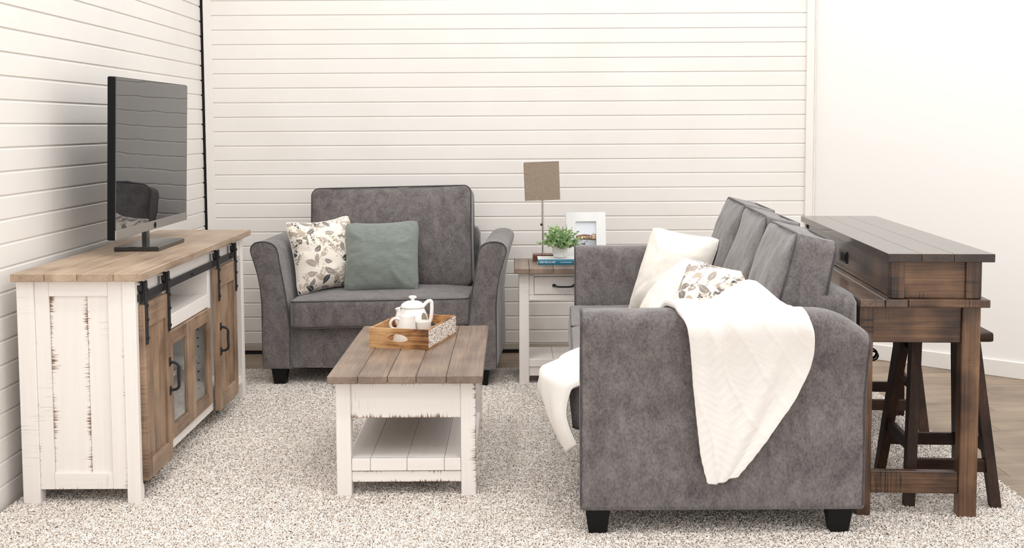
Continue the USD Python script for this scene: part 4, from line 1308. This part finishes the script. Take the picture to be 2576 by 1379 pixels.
# ------------------------------------------------------------------ end table and the things on it
et = Thing('end_table', 'white end table with brown plank top and one drawer behind the sofa', 'end table', (0.285, 6.46, ZB))
for a, b_ in zip(*(lambda e: (e[:-1], e[1:]))([0.009, 0.0925, 0.2245, 0.3565, 0.4805, 0.561])):
    et.part('top_plank', box(a + 0.0006, b_ - 0.0006, 6.225, 6.712, 0.623, 0.652, 0.0025), GREYBROWN['y'])
for x0, x1 in ((0.036, 0.091), (0.479, 0.534)):
    for y0, y1 in ((6.285, 6.335), (6.60, 6.65)):
        m = box(x0, x1, y0, y1, ZB, 0.623, 0.003)
        et.part('leg', m, WORN['z'], uv=nowear(m))
for x0, x1 in ((0.091, 0.1185), (0.4515, 0.479)):
    m = box(x0, x1, 6.295, 6.32, 0.497, 0.606, 0.0015)
    et.part('front_stile', m, WW['z'], uv=nowear(m))
m = box(0.091, 0.479, 6.302, 6.322, 0.598, 0.623, 0.0015)
et.part('top_rail', m, WW['x'], uv=nowear(m))
m = box(0.091, 0.479, 6.292, 6.322, 0.468, 0.496, 0.0015)
et.part('bottom_rail', m, WW['x'], uv=wearuv(m, 'x', [('z', 0.496)]))
m = box(0.1205, 0.4495, 6.298, 6.322, 0.500, 0.596, 0.002)
dr = et.part('drawer', m, WW['x'], uv=nowear(m))
hp = spline([(0.226, 6.298, 0.549), (0.230, 6.280, 0.549), (0.244, 6.272, 0.546), (0.285, 6.270, 0.544), (0.326, 6.272, 0.546), (0.340, 6.280, 0.549), (0.344, 6.298, 0.549)], 30)
et.part('handle', cat(tube(hp, 0.0055, 8), box(0.220, 0.238, 6.288, 6.2985, 0.541, 0.557, 0.002), box(0.332, 0.350, 6.288, 6.2985, 0.541, 0.557, 0.002)), IRON, smooth=35, parent=dr)
for x0, x1 in ((0.055, 0.072), (0.498, 0.515)):
    m = box(x0, x1, 6.335, 6.60, 0.468, 0.623, 0.0015)
    et.part('side_panel', m, WW['y'], uv=nowear(m))
m = box(0.091, 0.479, 6.625, 6.64, 0.468, 0.623, 0.0015)
et.part('back_panel', m, WW['x'], uv=nowear(m))
for a, b_ in zip(*(lambda e: (e[:-1], e[1:]))([0.060, 0.2245, 0.352, 0.510])):
    m = box(a + 0.0007, b_ - 0.0007, 6.300, 6.64, 0.118, 0.140, 0.0015)
    et.part('shelf_plank', m, WW['y'], uv=nowear(m))
for y0, y1 in ((6.296, 6.316), (6.618, 6.638)):
    m = box(0.091, 0.479, y0, y1, 0.046, 0.096, 0.002)
    et.part('stretcher', m, WW['x'], uv=nowear(m))
m = box(0.091, 0.479, 6.288, 6.2995, 0.098, 0.140, 0.0015)
et.part('shelf_edge', m, WW['x'], uv=nowear(m))

lamp = Thing('table_lamp', 'table lamp with square taupe linen shade on a thin steel pole', 'lamp', (0.176, 6.58, 0.652))
lamp.part('base', box(0.118, 0.30, 6.545, 6.645, 0.652, 0.690, 0.0015), LAMPBASE)
lamp.part('pole', cat(cyl((0.1765, 6.572, 0.69), (0.1765, 6.572, 1.03), 0.0058, 16), cyl((0.1765, 6.572, 0.69), (0.1765, 6.572, 0.696), 0.0085, 16)), CHROME, smooth=40)
chn = lamp.part('pull_chain', cyl((0.1680, 6.566, 0.866), (0.1680, 6.566, 1.02), 0.0011, 6), CHROME, smooth=40)
bead = trimesh.creation.icosphere(3, 0.0075)
bead.apply_translation((0.1680, 6.566, 0.862))
lamp.part('pull_bead', bead, FINIAL, smooth=True, parent=chn, label='dark round pull bead')


def frustum_shell(w0, d0, w1, d1, z0, z1, t, r=0.006):
    def ringpts(w, d, n=5):
        return rim_curve(w / 2, d / 2, r, n)
    o0, o1, i0, i1 = ringpts(w0, d0), ringpts(w1, d1), ringpts(w0 - 2 * t, d0 - 2 * t), ringpts(w1 - 2 * t, d1 - 2 * t)
    k = len(o0)
    V = np.vstack([np.column_stack([q, np.full(k, z)]) for q, z in ((o0, z0), (o1, z1), (i1, z1), (i0, z0))])
    F = []
    for s in range(4):
        for j in range(k):
            a, b_, c, d = s * k + j, s * k + (j + 1) % k, ((s + 1) % 4) * k + (j + 1) % k, ((s + 1) % 4) * k + j
            F += [(a, b_, c), (a, c, d)]
    return trimesh.Trimesh(V, F, process=False)


sh = frustum_shell(0.200, 0.14, 0.200, 0.14, 0.0, 0.213, 0.002)
sh = place(sh, rz=math.radians(-2), loc=(0.1755, 6.572, 1.0055), ry=math.radians(-2.0))
lamp.part('shade', sh, LINEN, smooth=30)
bulb = trimesh.creation.icosphere(3, 0.028)
bulb.apply_translation((0.1755, 6.572, 1.075))
lamp.part('bulb', bulb, CERAMIC, smooth=True)

ZE = 0.652
bk = Thing('book', 'hardback book with teal spine and white cover under the plant pot', 'book', (0.27, 6.44, ZE))
BX0, BX1, BY0, BY1 = 0.142, 0.385, 6.372, 6.525
bk.part('pages', box(BX0 + 0.004, BX1 - 0.004, BY0 + 0.004, BY1 - 0.004, ZE + 0.004, ZE + 0.030, 0.0005), PAPER)
for z0, z1 in ((ZE, ZE + 0.0035), (ZE + 0.0305, ZE + 0.034)):
    bk.part('cover', box(BX0, BX1, BY0 + 0.001, BY1, z0, z1, 0.0008), COVER)
arc = [(BY0 + 0.003 - 0.006 * math.sin(a), ZE + 0.017 - 0.017 * math.cos(a)) for a in np.linspace(0, math.pi, 14)]
poly = arc + [(BY0 + 0.004, ZE + 0.034), (BY0 + 0.004, ZE)]
spn = bk.part('spine', prism(poly, 'x', BX0, BX1), SPINE, smooth=40)


def lettering(text, height, x, z, bold=False, slant=0.0, squeeze=1.0):
    m = meshkit.text_mesh(text, height, 0.0006, bold)
    v = np.array(m.vertices)
    v[:, 0] = v[:, 0] * squeeze + slant * v[:, 1]
    y = BY0 - 0.0026 - v[:, 2]
    V = np.column_stack([v[:, 0] + x, y, v[:, 1] + z])
    mm = trimesh.Trimesh(V, m.faces, process=False)
    if mm.volume < 0:
        mm.invert()
    return mm


bk.part('lettering', cat(lettering('Better Read Joy Held', 0.0105, 0.151, ZE + 0.0125, False, 0.45, 0.60), lettering('Vincent Benedetto', 0.0056, 0.266, ZE + 0.0135, False, 0.0, 0.95)), INK, parent=spn, label='white script title and author on the spine')

ZP = ZE + 0.0345
pot = Thing('potted_plant', 'small leafy green plant in a white marbled pot standing on the book', 'plant', (0.269, 6.44, ZP), local=True)
pot.part('pot', lathe(spline([(0.0002, 0.0), (0.022, 0.0), (0.034, 0.006), (0.0415, 0.022), (0.0435, 0.048), (0.0425, 0.083), (0.0405, 0.084), (0.039, 0.081), (0.0385, 0.070)], 60), 48), MARBLE, smooth=45)
pot.part('soil', lathe([(0.0002, 0.074), (0.039, 0.073), (0.0002, 0.0735)], 30), SOIL)
lv, lf, sv_, lc = [], [], [], []
cnt = 0
disc = []
for a in np.linspace(0, 2 * np.pi, 9, endpoint=False):
    disc.append((0.5 + 0.5 * math.cos(a), 0.40 * math.sin(a) * (1 - 0.15 * math.cos(a)), 0.06 * math.cos(a) ** 2))
disc = np.array([(0.5, 0.0, -0.06)] + disc)
dfaces = [(0, 1 + k, 1 + (k + 1) % 9) for k in range(9)]
green = np.array([srgb(104, 134, 92), srgb(140, 170, 118), srgb(172, 198, 148), srgb(204, 220, 128)])
r_ = np.random.default_rng(12)
for s in range(74):
    az = r_.uniform(0, 2 * np.pi)
    el = math.acos(1 - r_.uniform(0.0, 0.93) ** 0.8 * 0.92)
    ln = (0.072 + 0.042 * r_.uniform()) * (1.0 + 0.10 * math.sin(el))
    d0 = np.array([math.sin(el) * math.cos(az), math.sin(el) * math.sin(az), max(0.16, math.cos(el))])
    b0 = np.array([0.020 * math.cos(az), 0.020 * math.sin(az), 0.070])
    droop = 0.018 * math.sin(el) ** 2 * r_.uniform(0.3, 1.2)
    tt = np.linspace(0, 1, 9)
    pts = b0 + d0[None] * (tt * ln)[:, None] + np.array([0, 0, -1.0]) * (droop * tt ** 2)[:, None]
    sv_.append(tube(pts, np.linspace(0.0013, 0.0006, 9), 4))
    for q in np.linspace(0.30, 1.0, 7):
        c = b0 + d0 * q * ln + np.array([0, 0, -droop * q * q])
        for side in ((-1, 1) if q < 0.99 else (0,)):
            fw = d0 / np.linalg.norm(d0)
            rt = np.cross(fw, [0, 0, 1.0])
            rt /= np.linalg.norm(rt) + 1e-9
            tw = r_.uniform(-1.2, 1.2)
            up = np.cross(rt, fw)
            sd = rt * math.cos(tw) + up * math.sin(tw)
            ax = (fw * r_.uniform(0.25, 0.7) + sd * side * 1.0) if side else fw
            ax /= np.linalg.norm(ax)
            nr = np.cross(ax, np.cross(up * r_.uniform(0.3, 1) + fw * r_.uniform(-0.6, 0.6) + rt * r_.uniform(-0.5, 0.5), ax))
            nr /= np.linalg.norm(nr) + 1e-9
            wd = np.cross(nr, ax)
            sz = (0.029 - 0.016 * q) * r_.uniform(0.8, 1.2)
            V = c + sz * (disc[:, :1] * ax + disc[:, 1:2] * wd + disc[:, 2:] * nr)
            lf += [tuple(np.array(f) + len(lv) * 10) for f in dfaces]
            lv.append(V)
            u = np.clip(0.25 + 0.55 * q * r_.uniform(0.3, 1.1) + r_.uniform(-0.2, 0.15), 0, 1) * 3
            k = int(min(2, u))
            lc.append(np.tile(green[k] * (1 - (u - k)) + green[k + 1] * (u - k), (10, 1)))
pot.part('foliage', trimesh.Trimesh(np.vstack(lv), np.array(lf), process=False), LEAF, smooth=True, kind='stuff', color=np.vstack(lc), label='round light green leaves')
pot.part('stems', cat(*sv_), STEM, kind='stuff', smooth=True)

pf = Thing('photo_frame', 'white wooden photo frame holding a harbour photograph at the back of the end table', 'photo frame', (0.43, 6.66, ZE), math.radians(3), local=True)
FW, FH, lean = 0.232, 0.272, math.radians(-9)


def pose(m):
    m = m.copy()
    m.apply_transform(rot([1, 0, 0], lean))
    return m


ox, oz = 0.056, 0.054
for x0, x1 in ((-FW / 2, -FW / 2 + ox), (FW / 2 - ox, FW / 2)):
    pf.part('frame_stile', pose(box(x0, x1, -0.009, 0.009, 0.001, FH, 0.001)), WHITEFRAME)
for z0, z1 in ((0.001, oz), (FH - oz, FH)):
    pf.part('frame_rail', pose(box(-FW / 2 + ox, FW / 2 - ox, -0.009, 0.009, z0, z1, 0.001)), WHITEFRAME)
pf.part('backing', pose(box(-FW / 2 + 0.006, FW / 2 - 0.006, 0.009, 0.012, 0.008, FH - 0.006, 0)), TVBLACK)
pf.part('strut', hull([(-0.02, 0.045 + 0.012, 0.18), (0.02, 0.045 + 0.012, 0.18), (-0.025, 0.095, 0.0), (0.025, 0.095, 0.0), (-0.02, 0.048, 0.18), (0.02, 0.048, 0.18), (-0.025, 0.090, 0.0), (0.025, 0.090, 0.0)]), TVBLACK)
pw, ph = FW - 2 * ox, FH - 2 * oz
nu, nv = 100, 140
u, v = [a.ravel() for a in np.meshgrid(np.linspace(0, 1, nu), np.linspace(0, 1, nv), indexing='ij')]
p3 = np.column_stack([u * 6, v * 8, 0 * u])
n1, n2, n3_ = meshkit.fbm(p3, 4, 1), meshkit.fbm(p3 * 4, 3, 2), meshkit.fbm(p3 * np.array([2, 9, 1]), 3, 3)
col = np.array(srgb(236, 238, 243))[None] * (1 - 0.10 * (u * v)[:, None] * np.array([1.2, 0.7, 0.1]))
sky_line = 0.55 - 0.06 * (np.abs(u - 0.45) * 2) ** 1.4 + 0.012 * (n1 - 0.5)
hill = (v < sky_line)
col[hill] = np.array(srgb(128, 94, 82)) * (0.75 + 0.5 * n2[hill])[:, None]
low = (v < 0.49 + 0.03 * (n1 - 0.5)) | ((u > 0.80) & (v < 0.56 + 0.06 * (n1 > 0.5)))
low &= v < 0.62
k = low & (n2 > 0.5)
col[low] = np.array(srgb(142, 116, 92)) * (0.6 + 0.8 * n2[low])[:, None]
col[k] = np.array(srgb(214, 190, 158)) * (0.8 + 0.4 * n1[k])[:, None]
shore = 0.365 - 0.055 * np.clip(u - 0.35, 0, 1) + 0.01 * (n1 - 0.5)
dark = (v < shore + 0.05) & (v >= shore)
col[dark] = np.array(srgb(92, 72, 60)) * (0.7 + 0.7 * n2[dark])[:, None]
wat = v < shore
wc = np.array(srgb(186, 192, 198))[None] * (1 - 0.45 * np.clip(u - 0.55 + 0.3 * (n3_ - 0.5), 0, 1)[:, None] * 1.6) * (0.85 + 0.3 * n3_)[:, None]
col[wat] = wc[wat]
boat = ((np.abs(u - 0.38) < 0.10) & (np.abs(v - 0.205 - 0.03 * (u - 0.38) ** 2 * 40) < 0.020)) | ((np.abs(u - 0.44) < 0.012) & (v > 0.10) & (v < 0.29)) | ((np.abs(u - 0.55) < 0.05) & (np.abs(v - 0.30) < 0.012))
col[boat] = srgb(84, 70, 66)
i, j = np.meshgrid(np.arange(nu - 1), np.arange(nv - 1), indexing='ij')
q = np.stack([i * nv + j, (i + 1) * nv + j, (i + 1) * nv + j + 1, i * nv + j + 1], -1).reshape(-1, 4)
ph_m = trimesh.Trimesh(np.column_stack([(u - 0.5) * pw, np.full(len(u), 0.006), v * ph + oz]), np.vstack([q[:, [0, 1, 2]], q[:, [0, 2, 3]]]), process=False)
pf.part('photograph', pose(ph_m), PHOTO, color=np.clip(col, 0, 1), smooth=True, label='printed photograph of a rocky harbour with small boats')

# ------------------------------------------------------------------ dark console bar behind the sofa
TH = -math.radians(3.9)
cb = Thing('console_table', 'dark walnut console bar table with raised plank top behind the sofa', 'console table', (1.245, 4.115, ZB), TH, local=True)
LEN = 1.67


def lbox(x0, x1, y0, y1, z0, z1, b=0.002):
    return box(x0, x1, y0, y1, z0 - ZB, z1 - ZB, b)


# raised top, 0.36 deep
for a, b_ in zip(*(lambda e: (e[:-1], e[1:]))([0.098, 0.213, 0.326, 0.468])):
    cb.part('top_plank', lbox(a + 0.0004, b_ - 0.0004, -0.028, LEN + 0.028, 0.937, 0.966, 0.0012), GLOSSTOP)
# riser box
for x0, x1 in ((0.114, 0.162), (0.378, 0.432)):
    for y0, y1 in ((0.0, 0.05), (LEN - 0.05, LEN)):
        cb.part('riser_post', lbox(x0, x1, y0, y1, 0.802, 0.937, 0.002), DARK['z'])
for y0, y1 in ((0.012, 0.03), (LEN - 0.03, LEN - 0.012)):
    cb.part('riser_end_panel', lbox(0.162, 0.378, y0, y1, 0.802, 0.937, 0.0015), DARK['x'])
cb.part('riser_back', lbox(0.120, 0.138, 0.05, LEN - 0.05, 0.802, 0.937, 0.0015), WALNUTGLOSS)
for q in (0.575, 1.13):
    cb.part('riser_divider', lbox(0.14, 0.42, q - 0.009, q + 0.009, 0.802, 0.937, 0.0015), DARK['x'])
# outlet in the riser, facing the sofa
oy = 0.80
ol = cb.part('power_outlet', lbox(0.1145, 0.1205, oy - 0.065, oy + 0.065, 0.838, 0.888, 0.002), OUTLET, label='black power outlet plate')
for q in (-0.035, 0.012):
    cb.part('socket', lbox(0.110, 0.115, oy + q - 0.016, oy + q + 0.016, 0.848, 0.879, 0.003), IRON, parent=ol)
# lower top
for a, b_, e in ((0.0, 0.090, ESPRESSO), (0.090, 0.171, ESPRESSO), (0.171, 0.458, DARK)):
    cb.part('shelf_plank', lbox(a + 0.0007, b_ - 0.0007, -0.022, LEN + 0.022, 0.773, 0.801, 0.0025), WALNUTGLOSS if a < 0.1 else DARK['x'])
# base
for x0, x1 in ((0.004, 0.055), (0.368, 0.432)):
    for y0, y1 in ((0.0, 0.058), (LEN - 0.058, LEN)):
        cb.part('leg', lbox(x0, x1, y0, y1, ZB, 0.773, 0.003), DARK['z'])
for y0, y1 in ((0.014, 0.034), (LEN - 0.034, LEN - 0.014)):
    cb.part('apron', lbox(0.055, 0.368, y0, y1, 0.640, 0.773, 0.002), DARK['x'])
    cb.part('stretcher', lbox(0.055, 0.368, y0 - 0.004, y1 + 0.006, 0.086, 0.168, 0.003), DARK['x'])
cb.part('apron', lbox(0.012, 0.032, 0.058, LEN - 0.058, 0.690, 0.773, 0.002), DARK['y'])

# ------------------------------------------------------------------ bar stools tucked under the console


def beam(p0, p1, w0, d0, w1, d1):
    """leaning square bar: w across x, d across y, level cuts"""
    return hull([(p[0] + sx * w / 2, p[1] + sy * d / 2, p[2]) for p, w, d in ((p0, w0, d0), (p1, w1, d1)) for sx in (-1, 1) for sy in (-1, 1)])


def make_stool(label, loc, rz):
    t = Thing('bar_stool', label, 'stool', loc, rz, local=True)
    fx, fy, tx, ty, zt = 0.158, 0.218, 0.108, 0.085, 0.602
    m, U = soft_box(0.350, 0.235, 0.036, 0.009, (24, 16, 4))
    v = np.array(m.vertices)
    v[:, 2] += np.where(U[:, 2] > 0.5, 0.010 * U[:, 0] ** 2 - 0.008, 0)
    m.vertices = v + (0, 0, 0.620)
    t.part('seat', m, ESPRESSO['x'], smooth=40)
    for sx in (-1, 1):
        for sy in (-1, 1):
            t.part('leg', beam((sx * fx, sy * fy, 0), (sx * tx, sy * ty, zt), 0.037, 0.038, 0.037, 0.056) if sy < 0 else beam((sx * fx, sy * fy, 0), (sx * tx, sy * ty, zt), 0.037, 0.040, 0.037, 0.095), ESPRESSO['z'])

    def at(sx, sy, z):
        q = z / zt
        return np.array([sx * (fx + (tx - fx) * q), sy * (fy + (ty - fy) * q), z])
    for sy in (-1, 1):
        z = 0.150
        a, b_ = at(-1, sy, z), at(1, sy, z)
        t.part('stretcher', box(a[0] + 0.016, b_[0] - 0.016, a[1] - 0.011, a[1] + 0.011, z - 0.024, z + 0.024, 0.002), ESPRESSO['x'])
    for sx in (-1, 1):
        z = 0.215
        a, b_ = at(sx, -1, z), at(sx, 1, z)
        t.part('stretcher', box(a[0] - 0.011, a[0] + 0.011, a[1] + 0.02, b_[1] - 0.02, z - 0.024, z + 0.024, 0.002), ESPRESSO['y'])
        t.part('seat_rail', box(sx * 0.10 - 0.010, sx * 0.10 + 0.010, -0.085, 0.085, 0.550, 0.600, 0.002), ESPRESSO['y'])
    return t


make_stool('dark wood saddle stool under the near end of the console bar', (1.650, 4.43, ZB), TH)
make_stool('dark wood saddle stool under the console bar behind the nearer stool', (1.722, 5.36, ZB), TH)
# coiled cord hanging under the console
cpts = [(1.463, 4.66, 0.560)] + [(1.468 + 0.026 * math.sin(a) * (1.1 if k % 2 else 0.85), 4.66 + 0.006 * k, 0.490 + 0.020 * math.cos(a) - 0.010 * (k % 2)) for k in range(3) for a in np.linspace(0, 2 * np.pi, 16, endpoint=False)] + [(1.43, 4.68, 0.470), (1.39, 4.69, 0.60), (1.37, 4.69, 0.770)]
solo('power_cord', 'thin black power cord coiled and hanging under the console bar', 'cord', tube(np.array(cpts), 0.0038, 8), CABLE, (1.45, 4.66, 0.47), smooth=True)
